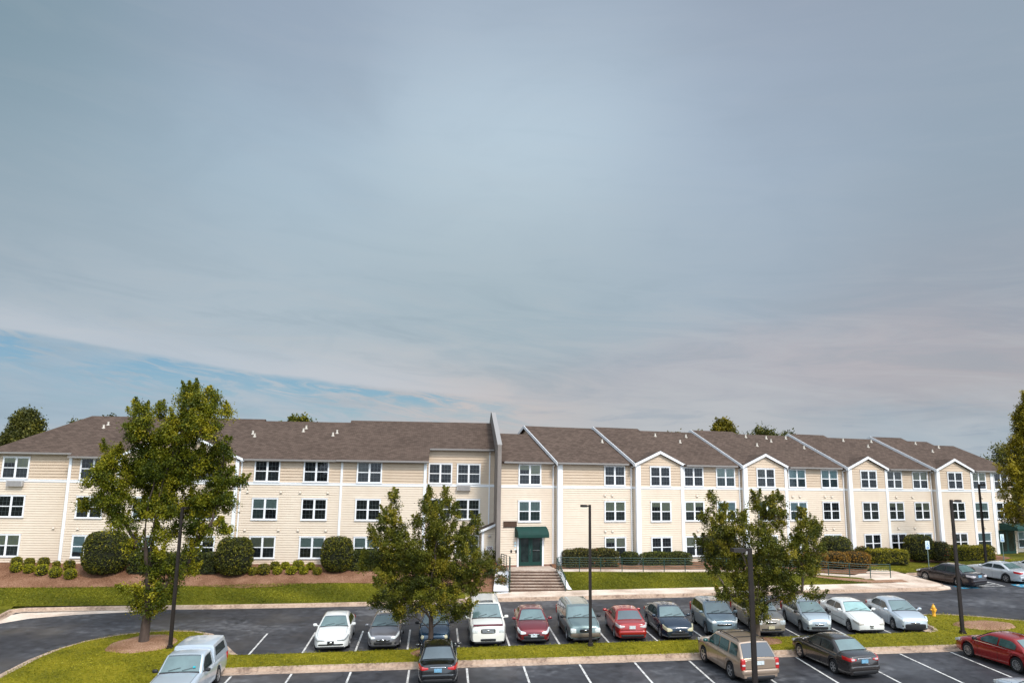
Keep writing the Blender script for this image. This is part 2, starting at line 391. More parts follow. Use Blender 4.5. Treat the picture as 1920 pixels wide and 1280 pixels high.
# far kerb, left lawn corner, sidewalk front and the turn into the side parking
kerb('kerb', [(-27.3, 44), (-27.45, 52.6), (-27.7, 54.2), (-27.0, 54.62), (-22, 54.5), (-14.5, 54.05), (-9, 53.85), (-4, 53.78), (2, 54.05), (36.0, 54.12), (37.1, 54.45), (37.5, 55.3), (37.5, 59.6), (37.9, 60.0), (80, 60.05)], kerbm, gut=.42)
def cf(s): # back of far kerb
    P_ = [(-28, 54.8), (-22, 54.65), (-14.5, 54.2), (-9, 54.0), (-4, 53.93), (2, 54.2), (40, 54.27)]
    for a, c in zip(P_, P_[1:]):
        if s <= c[0]: return lerp(a[1], c[1], clamp((s-a[0])/(c[0]-a[0])))
    return 54.2
sheet('lawn', -27.85, 5.25, cf, K(60.9), H, lawn_m, 60, 14)
sheet('lawn', -75, -27.85, K(30), K(62), lambda s, d: H(s, d) if d > 54.35 else zP(s, d)+.15, lawn_m, 10, 30)
b = MB(); b.poly([(*PF(s, d), zP(s, d)+.158) for s, d in [(-28.1, 30), (-27.44, 44), (-27.6, 52.6), (-27.84, 54.3), (-27.3, 54.75), (-27.0, 55.0), (-28.1, 55.2)]]); struct(b.build('lawn', lawn_m))
sheet('lawn', 9.3, 33.5, K(56.22), lambda s: pathd(s)[0]+.02, H, lawn_m, 50, 10)
sheet('lawn', 9.0, 85, lambda s: lerp(61.2, 59.9, clamp((s-4.9)/4)) if s < 33 else (61.9 if s < 37.4 else 60.2), lambda s: dfac(s)+1.5, H, lawn_m, 90, 16)
def mulchfront(s):
    P_ = [(-75, 57), (-30, 56.95), (-22, 56.85), (-17.8, 56.9), (-15.7, 56.75), (-13.5, 56.5), (-11.8, 56.6), (-10, 57.0), (-7, 57.05), (-4.6, 56.9), (-1, 56.9), (1.2, 56.6), (1.9, 56.15), (5.3, 56.15)]
    for a, c in zip(P_, P_[1:]):
        if s <= c[0]: return lerp(a[1], c[1], (s-a[0])/(c[0]-a[0]))
    return 56.15
sheet('mulch_bed', -40, 5.15, mulchfront, K(61.05), H, mulch, 120, 12, .028, noise=.012)
sheet('mulch_bed', 8.8, 34.6, lambda s: pathd(s)[0]+1.55+.5*clamp((s-30)/4), lambda s: dfac(s)+.8, H, mulch, 60, 8, .026)
sheet('mulch_bed', 34.6, 53, lambda s: dfac(s)-3.2-.6*math.sin(s*.9) if s > 37 else lerp(60.6, dfac(37)-3.2, clamp((s-34.6)/2.4)), lambda s: dfac(s)+.8, H, mulch, 60, 8, .026)
sheet('mulch_bed', 28.2, 35.5, lambda s: lerp(57.9, 56.3, clamp((s-28.2)/4.5)), lambda s: lerp(58.1, 57.2, clamp((s-28.2)/4.5))+.05, H, straw, 30, 4, .03)
# pavement by the road, path along the wing, landing
def slabs(name, s0, s1, dA, dB, zf, m, L_=1.55, off=.0, th=.3):
    b = MB(); n = max(1, int((s1-s0)/L_+.5))
    for i in range(n):
        a, c = lerp(s0, s1, i/n)+.008, lerp(s0, s1, (i+1)/n)
        P4 = [(a, dA(a)), (c, dA(c)), (c, dB(c)), (a, dB(a))]
        b.box8([(*PF(*q), zf(*q)+off-th) for q in P4]+[(*PF(*q), zf(*q)+off) for q in P4])
    return struct(b.build(name, m))
slabs('sidewalk', 1.9, 37.34, K(54.22), K(56.2), zP, conc, off=.163)
slabs('path', 8.85, 33.0, lambda s: pathd(s)[0], lambda s: pathd(s)[0]+1.45, lambda s, d: pathd(s)[1], conc, off=.012, th=.5)
slabs('pavement', 33.0, 37.34, lambda s: lerp(57.2, 56.2, clamp((s-33)/1.5)), lambda s: lerp(59.6, 61.9, clamp((s-33)/3)), zP, conc, off=.166)
b = MB(); LZ = 2.14
lp = [(4.95, 59.2), (5.2, 57.86), (8.87, 57.86), (8.87, 61.4), (4.6, 60.2)]
b.loft([[(*PF(*q), .7) for q in lp], [(*PF(*q), LZ) for q in lp]]); struct(b.build('landing', stepm))
# light drain apron and stains
b = MB(); ap = [(-27.4, 53.0), (-26.9, 53.9), (-22, 53.95), (-18, 53.8), (-20, 53.35), (-23, 53.0), (-25.5, 52.2), (-26.6, 51.0), (-27.2, 50.2)]
b.poly([(*PF(*q), zP(*q)+.008) for q in ap]); struct(b.build('drain_apron', conc))
def disc(name, s, d, r, rd, m, off, n=30, bump=.12):
    b = MB(); rings = []
    for k, (f, h) in enumerate(((1.03, -.06), (.97, .03), (.7, bump*.7), (.35, bump), (.02, bump))):
        ring = []
        for j in range(n):
            a = 2*math.pi*j/n; w = 1+.035*math.sin(3*a+s)+.03*math.sin(7*a); q = (s+r*f*w*math.cos(a), d+rd*f*w*math.sin(a))
            ring.append((*PF(*q), zP(*q)+off+h))
        rings.append(ring)
    b.loft(rings); return struct(b.build(name, m, smooth=60))
disc('mulch_ring', -15.75, 44.45, 1.72, 1.9, straw, .16)
disc('mulch_ring', -.34, 42.1-1.2, .95, .75, mulch, .16, bump=.06)
disc('mulch_ring', 17.6, 41.2, .9, .7, mulch, .16, bump=.06)
disc('mulch_ring', 31.6, 43.1, 1.75, 1.15, straw, .16, bump=.08)
# painted markings
def stripe(bm, s0, d0, s1, d1, w=.10, off=.008):
    t = Vector((s1-s0, d1-d0)).normalized(); n = Vector((-t.y, t.x))*w/2; k = 6
    for i in range(k):
        a = Vector((lerp(s0, s1, i/k), lerp(d0, d1, i/k))); c = Vector((lerp(s0, s1, (i+1)/k), lerp(d0, d1, (i+1)/k)))
        bm.quad(*[(*PF(q.x, q.y), zP(q.x, q.y)+off) for q in (a-n, c-n, c+n, a+n)])
b = MB()
for k in range(0, 15): stripe(b, -9.54+2.759*k, 38.62, -9.54+2.759*k-.02, 33.2)
for k in range(0, 14): stripe(b, -9.64+2.71*k, 41.95 if k not in (4,) else 42.6, -9.64+2.71*k-.04, 46.6)
for k in range(0, 15): stripe(b, -9.54+2.759*k, 27.0, -9.54+2.759*k, 32.4)
# access aisle hatching
for k in range(6): stripe(b, 39.9, 55.0+k*.62, 42.0, 55.7+k*.62, .12)
for x in (37.7, 39.9, 42.0, 45.0, 47.1, 50): stripe(b, x, 54.7, x, 59.3, .11)
stripe(b, 39.9, 54.9, 42.0, 54.9, .12)
struct(b.build('road_markings', linep))
b = MB()
for s0 in (38.4, 43.0): 
    q = [(s0-.1, 54.25), (s0+1.3, 54.25), (s0+1.3, 55.3), (s0-.1, 55.3)]
    b.poly([(*PF(*a), zP(*a)+.008) for a in q])
struct(b.build('blue_marking', bluep))
b = MB()
for s0 in (38.85, 43.45):
    for (a, c, e, f) in ((0, .55, 0, .85), (0, .85, .45, .85), (.45, .85, .6, 1.35), (-.25, .7, -.3, 1.1), (-.3, 1.1, .1, 1.35)): stripe(b, s0+a, 53.9+c, s0+e, 53.9+f, .12, .014)
struct(b.build('road_symbol', linep))

# ------------------------------------------------------------------ BUILDING
BL = thing('apartment_building', 'long three-storey cream sided apartment building with brown shingle roofs behind the car park', 'building', (*PF(4.5, 62), 2.2))
def part(o, label=None):
    o.parent = BL; o.matrix_parent_inverse = Matrix.Translation(-Vector(BL.location))
    if label: o['label'] = label
    return o
def siding(name, pts, z0, zt, lap, m, fr):
    """lapped siding along a plan polyline; pts (s,d), outward side is to the right of travel; zt per segment"""
    b = MB()
    for i, (a, c) in enumerate(zip(pts, pts[1:])):
        t = Vector((c[0]-a[0], c[1]-a[1])).normalized(); n = Vector((t.y, -t.x)); top = zt[i]; z = z0[i] if isinstance(z0, list) else z0
        A = Vector(a[:2]); B = Vector(c[:2])
        def row(z_, o): return [(*fr(*(A+n*o)), z_), (*fr(*(B+n*o)), z_)]
        prof = []
        while z < top-.02:
            h = min(lap, top-z)
            prof += [(z, .024), (z+h*.75, .014), (z+h*.76, -.032), (z+h*.998, -.032)]
            z += h
        for p, q in zip(prof, prof[1:]):
            r0, r1 = row(*p), row(*q); b.quad(r0[0], r0[1], r1[1], r1[0])
    return part(b.build(name, m))
def wbox(b, fr, s0, s1, d, z0, z1, out=.05, back=.02):
    b.box(s0, s1, d-out, d+back, z0, z1, fr)
ZT = (10.0, 7.154, 4.304)      # window frame tops
WH = 1.6; EZ = 10.12; SL = .43
def rnd(): return random.random()
def window(fr, s, d, top, style=None, w=1.95, h=WH, split=None):
    """double sash window: white frame > blind, screen, pane"""
    b = MB(); z0 = top-h; f = .078; o = .09
    wbox(b, fr, s, s+f, d, z0, top, o); wbox(b, fr, s+w-f, s+w, d, z0, top, o)
    wbox(b, fr, s+f, s+w-f, d, top-f, top, o); wbox(b, fr, s+f, s+w-f, d, z0, z0+f, o)
    wbox(b, fr, s-.03, s+w+.03, d, top+.002, top+.05, o+.03)           # drip cap
    wbox(b, fr, s-.02, s+w+.02, d, z0-.045, z0-.002, o+.035)           # sill
    m = s+w/2; wbox(b, fr, m-.045, m+.045, d, z0+f, top-f, o-.008)
    zm = (z0+top)/2
    for a, c in ((s+f, m-.045), (m+.045, s+w-f)):
        wbox(b, fr, a, c, d, zm-.032, zm+.032, o-.014)
        wbox(b, fr, a, a+.03, d, z0+f, top-f, o-.016); wbox(b, fr, c-.03, c, d, z0+f, top-f, o-.016)
    st = style if style is not None else random.choice('dddcccggbk')
    gb = MB()
    if st in 'dckg':                                                   # glazing bars
        for a, c in ((s+f+.03, m-.075), (m+.075, s+w-f-.03)):
            for q in (1/3, 2/3):
                x = lerp(a, c, q)
                wbox(gb, fr, x-.007, x+.007, d, zm+.032, top-f, .050)
                wbox(gb, fr, x-.006, x+.006, d, z0+f, zm-.032, .044)
            for zz in ((zm+.03+top-f)/2,): wbox(gb, fr, a, c, d, zz-.007, zz+.007, .0495)
            wbox(gb, fr, a, c, d, (z0+f+zm-.03)/2-.006, (z0+f+zm-.03)/2+.006, .0435)
    W = part(b.build('window', trim))
    if gb.f: q_ = gb.build('glazing_bars', barm); q_.parent = W
    ins = MB(); ins.cur = 0
    def pnl(bm, a, c, za, zb, o_): bm.quad((*fr(a, d-o_), za), (*fr(c, d-o_), za), (*fr(c, d-o_), zb), (*fr(a, d-o_), zb))
    mats = {'c': blindA, 'g': blindB, 'b': blindC, 'd': blindD, 'k': room}[st]
    bl = MB()
    for k, (a, c) in enumerate(((s+f, m), (m, s+w-f))):
        low = zm if (st in 'cgb') else z0+f
        if st in 'gb': low = (z0+f+.1, zm, zm, lerp(z0, zm, .5))[int(rnd()*4)]
        if st == 'c': low = (z0+f+.05, zm, zm, lerp(zm, top, .45))[int(rnd()*4)]
        # slatted blind: shallow zig-zag
        n = 14 if st in 'cgb' else 5; zz = [lerp(top-f, low, i/n) for i in range(n+1)]
        if st == 'd' and rnd() < .5: continue
        if st == 'k': continue
        for u, v in zip(zz, zz[1:]): 
            bl.quad((*fr(a, d-.039), v), (*fr(c, d-.039), v), (*fr(c, d-.036), u), (*fr(a, d-.036), u))
    if bl.f: o2 = bl.build('blind', mats); o2.parent = W
    pnl(ins, s+f, s+w-f, z0+f, top-f, .031); o3 = ins.build('interior', room); o3.parent = W
    sc = MB(); 
    for k, (a, c) in enumerate(((s+f, m), (m, s+w-f))):
        if split is None or k != split: pnl(sc, a, c, z0+f, zm, .0415)
    if sc.f and st not in 'k':
        scm = {'c': screenm, 'g': mat_scrG, 'b': mat_scrB, 'd': screenm}[st]
        o5 = sc.build('insect_screen', scm); o5.parent = W
    gl = MB(); pnl(gl, s+f, s+w-f, z0+f, top-f, .056); o4 = gl.build('pane', glassw); o4.parent = W
    return W
barm = mat('grey_white_bars', (.34, .35, .36), .6)
mat_scrG = mat('grey_green_screen', (.085, .11, .11), .8, var=.2, vscale=4)
mat_scrB = mat('blue_grey_screen', (.085, .115, .13), .8, var=.2, vscale=4)
GC = dict(z=0)
def vboard(fr, s0, s1, d, z0, z1, out=.07, name='corner_trim', m=None):
    b = MB(); wbox(b, fr, s0, s1, d, z0, z1, out); return part(b.build(name, m or trim))
ZB = 2.28
# ---- left wing walls, in the P frame: s0, s1, d, top
LW = [(-33.9, -28.05, 61.1, 10.42), (-28.05, -24.40, 60.55, 10.12), (-24.40, -15.50, 60.3, 10.05), (-15.50, -1.17, 60.5, 10.12), (-1.17, 4.38, 63.0, 11.2)]
plan = [(-33.9, 76)]
for (s0, s1, d, t) in LW: plan += [(s0, d), (s1, d)]
plan += [(4.38, 76)]
segtop = []
tops = [r[3] for r in LW]
segtop = [10.4]
for i, t in enumerate(tops):
    segtop.append(t)
    if i < 4: segtop.append(10.2)
segtop.append(11.2)
siding('wall', plan, ZB, [8.16]*len(segtop), .178, sid, PF)
siding('wall', plan, 8.34, segtop, .222, sidU, PF)['label'] = 'tan sided top storey wall'
def brickbase(pl, fr):
    b = MB()
    for a, c in zip(pl, pl[1:]):
        t = Vector((c[0]-a[0], c[1]-a[1])).normalized(); n = Vector((t.y, -t.x))*.03; A = Vector(a); B = Vector(c)
        q = [A+n, B+n, B-n*3, A-n*3]
        b.box8([(*fr(*w), 1.2) for w in q]+[(*fr(*w), ZB) for w in q])
    part(b.build('brick_base', brick))
brickbase(plan, PF)
def belts(rows, fr):
    b = MB()
    for (s0, s1, d) in rows: wbox(b, fr, s0, s1, d, 8.16, 8.34, .055); wbox(b, fr, s0, s1, d, 8.34, 8.37, .08)
    part(b.build('belt_trim', trim))
belts([(a, c, d) for a, c, d, t in LW], PF)
for (s, d, z1, w) in ((-28.05, 60.55, 10.1, .2), (-24.42, 60.3, 10.0, .24), (-15.74, 60.3, 10.05, .26), (-1.37, 60.5, 10.1, .22), (-33.9, 61.1, 10.4, .16)):
    vboard(PF, s, s+w, d, 2.0, z1, .075)
vboard(PF, -7.80, -7.64, 60.5, 2.0, 10.1, .07)
WL = [(-33.1, 61.1, 'ckc'), (-27.22, 60.55, 'ddb'), (-23.05, 60.3, 'dgg'), (-18.78, 60.3, 'ddc'), (-14.36, 60.5, 'dgc'), (-10.65, 60.5, 'dkg'), (-6.57, 60.5, 'dkg'), (-1.06, 63.0, 'kdd'), (1.27, 63.0, 'kdd')]
for i, (s, d, st) in enumerate(WL):
    for k in range(3): window(PF, s, d, ZT[k], st[k], split=1 if (i+k) % 4 == 1 else (0 if (i+k) % 4 == 3 else None))
# ---- right wing walls, R frame
RS = [('E', 20.42, 25.06, 56.65), ('M1', 25.06, 31.78, 56.0), ('M2', 31.78, 42.12, 55.4), ('M3', 42.12, 53.3, 55.0), ('M4', 53.3, 63.55, 54.55), ('M5', 63.55, 73.6, 54.05)]
BAY = [(31.78, 36.1), (42.12, 46.55), (53.3, 57.7), (63.55, 68.05)]
rplan = []
for (_, s0, s1, d) in RS:
    bay = [q for q in BAY if abs(q[0]-s0) < .01]
    if bay: rplan += [(s0, d-.1), (bay[0][1], d-.1), (bay[0][1], d), (s1, d)]
    else: rplan += [(s0, d), (s1, d)]
rplan += [(73.6, 70)]
n = len(rplan)-1
siding('wall', rplan, ZB, [8.16]*n, .178, sid, RF)
siding('wall', rplan, 8.34, [10.18]*n, .222, sidU, RF)['label'] = 'tan sided top storey wall'
brickbase(rplan, RF)
bl = []
for (_, s0, s1, d) in RS:
    bay = [q for q in BAY if abs(q[0]-s0) < .01]
    if bay: bl += [(s0, bay[0][1], d-.1), (bay[0][1], s1, d)]
    else: bl += [(s0, s1, d)]
belts(bl, RF)
for i, (nm, s0, s1, d) in enumerate(RS):
    if i == 0: continue
    bay = [q for q in BAY if abs(q[0]-s0) < .01]
    dd_ = d-.1 if bay else d
    vboard(RF, s0, s0+.34, dd_, 2.0, 10.1, .075)
    b = MB(); b.box(s0-.075, s0, dd_-.075, dd_+.14, 2.0, 10.1, RF); part(b.build('corner_trim', trim))
    if bay: vboard(RF, bay[0][1]-.12, bay[0][1]+.16, dd_, 2.0, 10.1, .075)
vboard(RF, 70.72, 71.1, 54.05, 2.0, 10.1, .075)
for (s, d, st) in [(21.86, 56.65, 'cg'), (29.13, 56.0, 'kcc'), (33.02, 55.3, 'kcd'), (36.34, 55.4, 'kcc'), (39.58, 55.4, 'gbg'), (43.42, 54.9, 'dgc'), (46.90, 55.0, 'bbc'), (50.56, 55.0, 'bkb'), (54.62, 54.45, 'kdd'), (57.80, 54.55, 'dck'), (61.05, 54.55, 'ccg'), (64.88, 53.95, 'kkd'), (68.13, 54.05, 'cgb'), (71.15, 54.05, 'kk')]:
    for k, q in enumerate(st): window(RF, s, d, ZT[k], q, split=1 if (k+int(s)) % 4 == 1 else None)
# low extension past the far entry
siding('wall', [(73.6, 54.9), (84, 54.9)], ZB, [5.2], .178, sid, RF)
window(RF, 74.9, 54.9, ZT[2], 'b')
b = MB(); 
for (z, zz) in ((5.2, 5.3),): b.box(73.4, 84.3, 54.3, 62, z, zz, RF)
b.box8([(*RF(*q), z) for q, z in (((73.4, 54.3), 5.302), ((84.3, 54.3), 5.302), ((84.3, 62), 5.302), ((73.4, 62), 5.302))]+[(*RF(*q), z) for q, z in (((73.4, 57.9), 6.6), ((84.3, 57.9), 6.6), ((84.3, 58.2), 6.6), ((73.4, 58.2), 6.6))])
part(b.build('low_roof', shing))

def beltside(fr, s, d0, d1, sg):
    b = MB(); b.box(min(s, s+sg*.03), max(s, s+sg*.03), d0, d1, 8.16, 8.34, fr); part(b.build('belt_trim', trim))
for s, d0, d1, sg in ((25.06, 55.9, 56.7, -1), (31.78, 55.2, 56.05, -1), (42.12, 54.8, 55.45, -1), (53.3, 54.35, 55.05, -1), (63.55, 53.85, 54.6, -1)): beltside(RF, s, d0, d1, sg)
for s, d0, d1, sg in ((-1.17, 60.4, 63.1, 1), (-28.05, 60.5, 61.2, -1), (-24.4, 60.2, 60.6, -1), (-15.5, 60.2, 60.6, 1)): beltside(PF, s, d0, d1, sg)
# ---- roofs
def slope_face(b, fr, pts, base, th=.16):
    """pts: (s,d,z) polygon on one plane with uv from s and slope length"""
    q = [(*fr(p[0], p[1]), p[2]) for p in pts]
    b.poly(q); b.uv += [(p[0], (p[1]-base[0])*1.09) for p in pts]
    q2 = [(a[0], a[1], a[2]-th) for a in reversed(q)]
    b.poly(q2); b.uv += [(0, 0)]*len(q2)
    n = len(q)
    for i in range(n):
        a, c = q[i], q[(i+1) % n]
        b.poly([a, (a[0], a[1], a[2]-th), (c[0], c[1], c[2]-th), c]); b.uv += [(0, 0)]*4
def rake(b, fr, p, q, w=.05, h=.22, off=0):
    """white barge board from p to q (s,d,z), lying just under the roof edge"""
    a, c = (*fr(p[0]-w, p[1]), p[2]), (*fr(q[0]-w, q[1]), q[2]); a2, c2 = (*fr(p[0]+.004, p[1]), p[2]), (*fr(q[0]+.004, q[1]), q[2])
    t = .035
    b.box8([(a[0], a[1], a[2]-h), (a2[0], a2[1], a2[2]-h), (c2[0], c2[1], c2[2]-h), (c[0], c[1], c[2]-h), (a[0], a[1], a[2]+t), (a2[0], a2[1], a2[2]+t), (c2[0], c2[1], c2[2]+t), (c[0], c[1], c[2]+t)])
def gutter(b, fr, s0, s1, d, z):
    prof = [(0, -.02), (-.03, -.13), (-.11, -.13), (-.14, -.03), (-.14, 0), (-.125, 0), (-.12, -.03), (-.02, -.04)]
    rings = [[(*fr(s, d+o), z+h) for o, h in prof] for s in (s0, s1)]
    b.loft(rings)
# left wing: front plane z = EZ + SL*(d-60.1)
def zl(d): return EZ+SL*(d-60.1)
rf = MB(); rf.uv = []
DR_ = 68.2; DB = 2*DR_-60.1
def lroof(s0, s1, de, dr, cutL=None):
    slope_face(rf, PF, [(s0, de, zl(de)), (s1, de, zl(de)), (s1, dr, zl(dr)), (s0, dr, zl(dr))], (60.1, 0))
    slope_face(rf, PF, [(s1, dr, zl(dr)), (s1, 2*dr-de, zl(de)), (s0, 2*dr-de, zl(de)), (s0, dr, zl(dr))], (60.1, 0))
# hip end
slope_face(rf, PF, [(-34.3, 60.7, zl(60.7)), (-27.98, 60.7, zl(60.7)), (-27.98, DR_+.3, zl(DR_+.3)), (-30.3, DR_+.3, zl(DR_+.3))], (60.1, 0))
slope_face(rf, PF, [(-34.3, 76.1, zl(60.7)), (-34.3, 60.7, zl(60.7)), (-30.3, DR_+.3, zl(DR_+.3))], (60.1, 0))
slope_face(rf, PF, [(-30.3, DR_+.3, zl(DR_+.3)), (-27.98, DR_+.3, zl(DR_+.3)), (-27.98, 76.1, zl(60.7)), (-34.3, 76.1, zl(60.7))], (60.1, 0))
slope_face(rf, PF, [(-27.98, 60.1, EZ), (-24.72, 60.1, EZ), (-24.72, 60.5, zl(60.5)), (-15.6, 60.5, zl(60.5)), (-15.6, DR_+.3, zl(DR_+.3)), (-27.98, DR_+.3, zl(DR_+.3))], (60.1, 0))
slope_face(rf, PF, [(-15.6, DR_+.3, zl(DR_+.3)), (-15.6, 76.9, EZ), (-27.98, 76.9, EZ), (-27.98, DR_+.3, zl(DR_+.3))], (60.1, 0))
lroof(-15.6, -8.55+.4, 60.1, DR_-.1)
for z_, (s0, s1) in (('', (-8.15, -1.05)),):
    pass
def zl2(d): return zl(d)+.03
def lroof2(s0, s1, de, dr):
    slope_face(rf, PF, [(s0, de, zl2(de)), (s1, de, zl2(de)), (s1, dr, zl2(dr)), (s0, dr, zl2(dr))], (60.1, 0))
    slope_face(rf, PF, [(s1, dr, zl2(dr)), (s1, 2*dr-de, zl2(de)), (s0, 2*dr-de, zl2(de)), (s0, dr, zl2(dr))], (60.1, 0))
lroof2(-8.15, -1.0, 60.02, DR_+.35); lroof2(-1.0, 4.36, 62.6, DR_+.35)
part(rf.build('roof', shing), 'brown shingle roof of the left wing')
for q in ((-34.3, -28.0, 60.7, zl(60.7)-.02), (-27.98, -24.9, 60.1, EZ-.02), (-15.1, -8.17, 60.1, EZ-.02), (-8.13, -1.0, 60.02, EZ-.0), (-.98, 4.3, 62.6, zl2(62.6)-.02)):
    g = MB(); gutter(g, PF, *q); part(g.build('gutter', gutm))
# bay gables (front) -- P frame one and four in the R frame
def bay_gable(fr, s0, s1, d, ez, apex, dmain, zmain, sl_main, lap=.222, ov=.28):
    sc_ = (s0+s1)/2; b = MB(); hw = (s1-s0)/2+ov
    # triangular wall
    rows = int((apex-.25-ez)/lap)
    tri = MB(); k = (apex-ez)/hw; z = ez-.05
    while z < apex-.3:
        z1 = min(z+lap, apex-.22)
        w0 = (apex-.18-z)/k; w1 = (apex-.18-z1)/k; w0 = min(w0, hw-ov); w1 = min(w1, hw-ov)
        for (za, oa, zb, ob, wa, wb) in ((z, .016, lerp(z, z1, .8), .010, w0, lerp(w0, w1, .8)), (lerp(z, z1, .8), .010, lerp(z, z1, .82), -.014, lerp(w0, w1, .8), lerp(w0, w1, .82)), (lerp(z, z1, .82), -.014, z1, -.010, lerp(w0, w1, .82), w1)):
            tri.quad((*fr(sc_-wa, d-oa), za), (*fr(sc_+wa, d-oa), za), (*fr(sc_+wb, d-ob), zb), (*fr(sc_-wb, d-ob), zb))
        z = z1
    part(tri.build('gable_wall', sidU))
    # roof planes run back until they meet the main slope: z = zmain + sl*(d-dmain)
    b.uv = []; df = d-.35
    df = d-.24; dback = dmain+(apex-zmain)/sl_main; dfoot = dmain+(ez-zmain)/sl_main
    for sg in (-1, 1):
        P4 = [(sc_+sg*hw, df, ez), (sc_, df, apex), (sc_, dback, apex+.0), (sc_+sg*hw, max(dfoot, dmain+.4), ez)]
        if sg < 0: P4 = P4[::-1]
        q = [(*fr(p[0], p[1]), p[2]+.015) for p in P4]
        b.poly(q); b.uv += [(p[1], (p[0]-sc_)*1.09) for p in P4]
        q2 = [(a[0], a[1], a[2]-.14) for a in reversed(q)]; b.poly(q2); b.uv += [(0, 0)]*4
        for i in range(4):
            a, c = q[i], q[(i+1) % 4]; b.poly([a, (a[0], a[1], a[2]-.14), (c[0], c[1], c[2]-.14), c]); b.uv += [(0, 0)]*4
    part(b.build('gable_roof', shing))
    t = MB()
    for sg in (-1, 1):
        A = (sc_+sg*(hw+.02), ez-.02); B = (sc_, apex+.02)
        pts = []
        for dd_ in (df-.03, df+.012):
            pts.append([(*fr(A[0], dd_), A[1]-.17), (*fr(B[0], dd_), B[1]-.2), (*fr(B[0], dd_), B[1]+.03), (*fr(A[0], dd_), A[1]+.03)])
        t.loft(pts)
        # soffit return at the foot
        t.box(sc_+sg*(hw-.02)-.14, sc_+sg*(hw-.02)+.14, df+.013, d-.08, ez-.2, ez-.14, fr)
    part(t.build('barge_board', trim))
bay_gable(PF, -24.40, -15.50, 60.3, 10.12, 12.15, 60.1, EZ, SL, ov=.3)
# right wing roofs
SR = .45
def rroof(nm, s0, segs, de, ez=10.2, left_d0=None, overl=.28, hip=None):
    b = MB(); b.uv = []
    z = lambda d: ez+SR*(d-de)
    sa = s0-overl
    back = 68.6
    bay = [q for q in BAY if abs(q[0]-s0) < .01]
    for (s1, dr) in segs:
        P_ = [(sa, de), (s1, de)]
        if bay and sa < bay[0][1]:      # the eave steps back behind the gabled bay
            be = bay[0][1]+.22
            P_ = [(sa, de+.35), (min(be, s1), de+.35)]+([(be, de), (s1, de)] if be < s1-.01 else [])
            if be >= s1: P_ = [(sa, de+.35), (s1, de+.35)]
        elif bay and sa < bay[0][1]+.22: P_ = [(sa, de), (s1, de)]
        slope_face(b, RF, [(p_, q_, z(q_)) for p_, q_ in P_]+[(s1, dr, z(dr)), (sa, dr, z(dr))], (de, 0))
        slope_face(b, RF, [(s1, dr, z(dr)), (s1, 2*dr-de, z(de)), (sa, 2*dr-de, z(de)), (sa, dr, z(dr))], (de, 0))
        sa = s1
    part(b.build('roof', shing))
    dr = segs[0][1]; t = MB()
    rake(t, RF, (s0-overl, de-.05, z(de-.05)), (s0-overl, dr, z(dr))); rake(t, RF, (s0-overl, dr, z(dr)), (s0-overl, 2*dr-de, z(de)))
    part(t.build('barge_board', trim))
    # gable end wall
    w = MB(); sg = s0-.01
    zz = 9.9
    while zz < z(dr)-.35:
        z1 = zz+.222; e0 = (zz+.2-ez)/SR+de; e1 = (z1+.2-ez)/SR+de; e0 = max(e0, de+.4); e1 = max(e1, de+.4)
        w.quad((*RF(sg-.012, e0), zz), (*RF(sg-.006, e1), z1), (*RF(sg-.006, 2*dr-e1), z1), (*RF(sg-.012, 2*dr-e0), zz)); zz = z1
    part(w.build('gable_wall', sidU))
    g = MB(); gs = s0
    bay = [q for q in BAY if abs(q[0]-s0) < .01]
    gutter(g, RF, (bay[0][1]+.3) if bay else s0-overl, segs[-1][0]-.3, de, z(de)-.01); part(g.build('gutter', gutm))
b = MB(); b.uv = []
dE = 56.25; rE = 61.8
se = lambda d: (4.68+d*math.sin(TR-TP))/math.cos(TR-TP)
slope_face(b, RF, [(se(dE), dE, 10.2), (25.2, dE, 10.2), (25.2, rE, 10.2+SR*(rE-dE)), (se(rE), rE, 10.2+SR*(rE-dE))], (dE, 0))
slope_face(b, RF, [(25.2, rE, 10.2+SR*(rE-dE)), (25.2, 67, 10.4), (se(67), 67, 10.4), (se(rE), rE, 10.2+SR*(rE-dE))], (dE, 0))
part(b.build('roof', shing), 'small brown shingle roof over the entry')
g = MB(); gutter(g, RF, 20.5, 24.75, dE, 10.19); part(g.build('gutter', gutm))
rroof('M1', 25.06, [(31.5, 62.95)], 55.6)
rroof('M2', 31.78, [(36.15, 62.6), (41.85, 62.15)], 55.0)
rroof('M3', 42.12, [(46.7, 62.3), (53.0, 61.75)], 54.6)
rroof('M4', 53.3, [(57.5, 61.8), (63.3, 61.2)], 54.15)
rroof('M5', 63.55, [(67.5, 61.3), (70.25, 60.5), (73.0, 59.6)], 53.65)
# hip at the far end
b = MB(); b.uv = []; zz = lambda d: 10.2+SR*(d-53.65)
slope_face(b, RF, [(73.0, 53.65, 10.2), (74.1, 53.65, 10.2), (73.0, 59.6, zz(59.6))], (53.65, 0))
slope_face(b, RF, [(74.1, 53.65, 10.2), (74.1, 65.5, 10.2), (73.0, 59.6, zz(59.6))], (53.65, 0))
part(b.build('roof', shing), 'hipped far end of the right wing roof')
for (s0, s1), (nm, a, c, d) in zip(BAY, RS[2:]):
    bay_gable(RF, s0, s1, d-.1, 10.2, 11.24, d-.4, 10.2, SR, ov=.24)
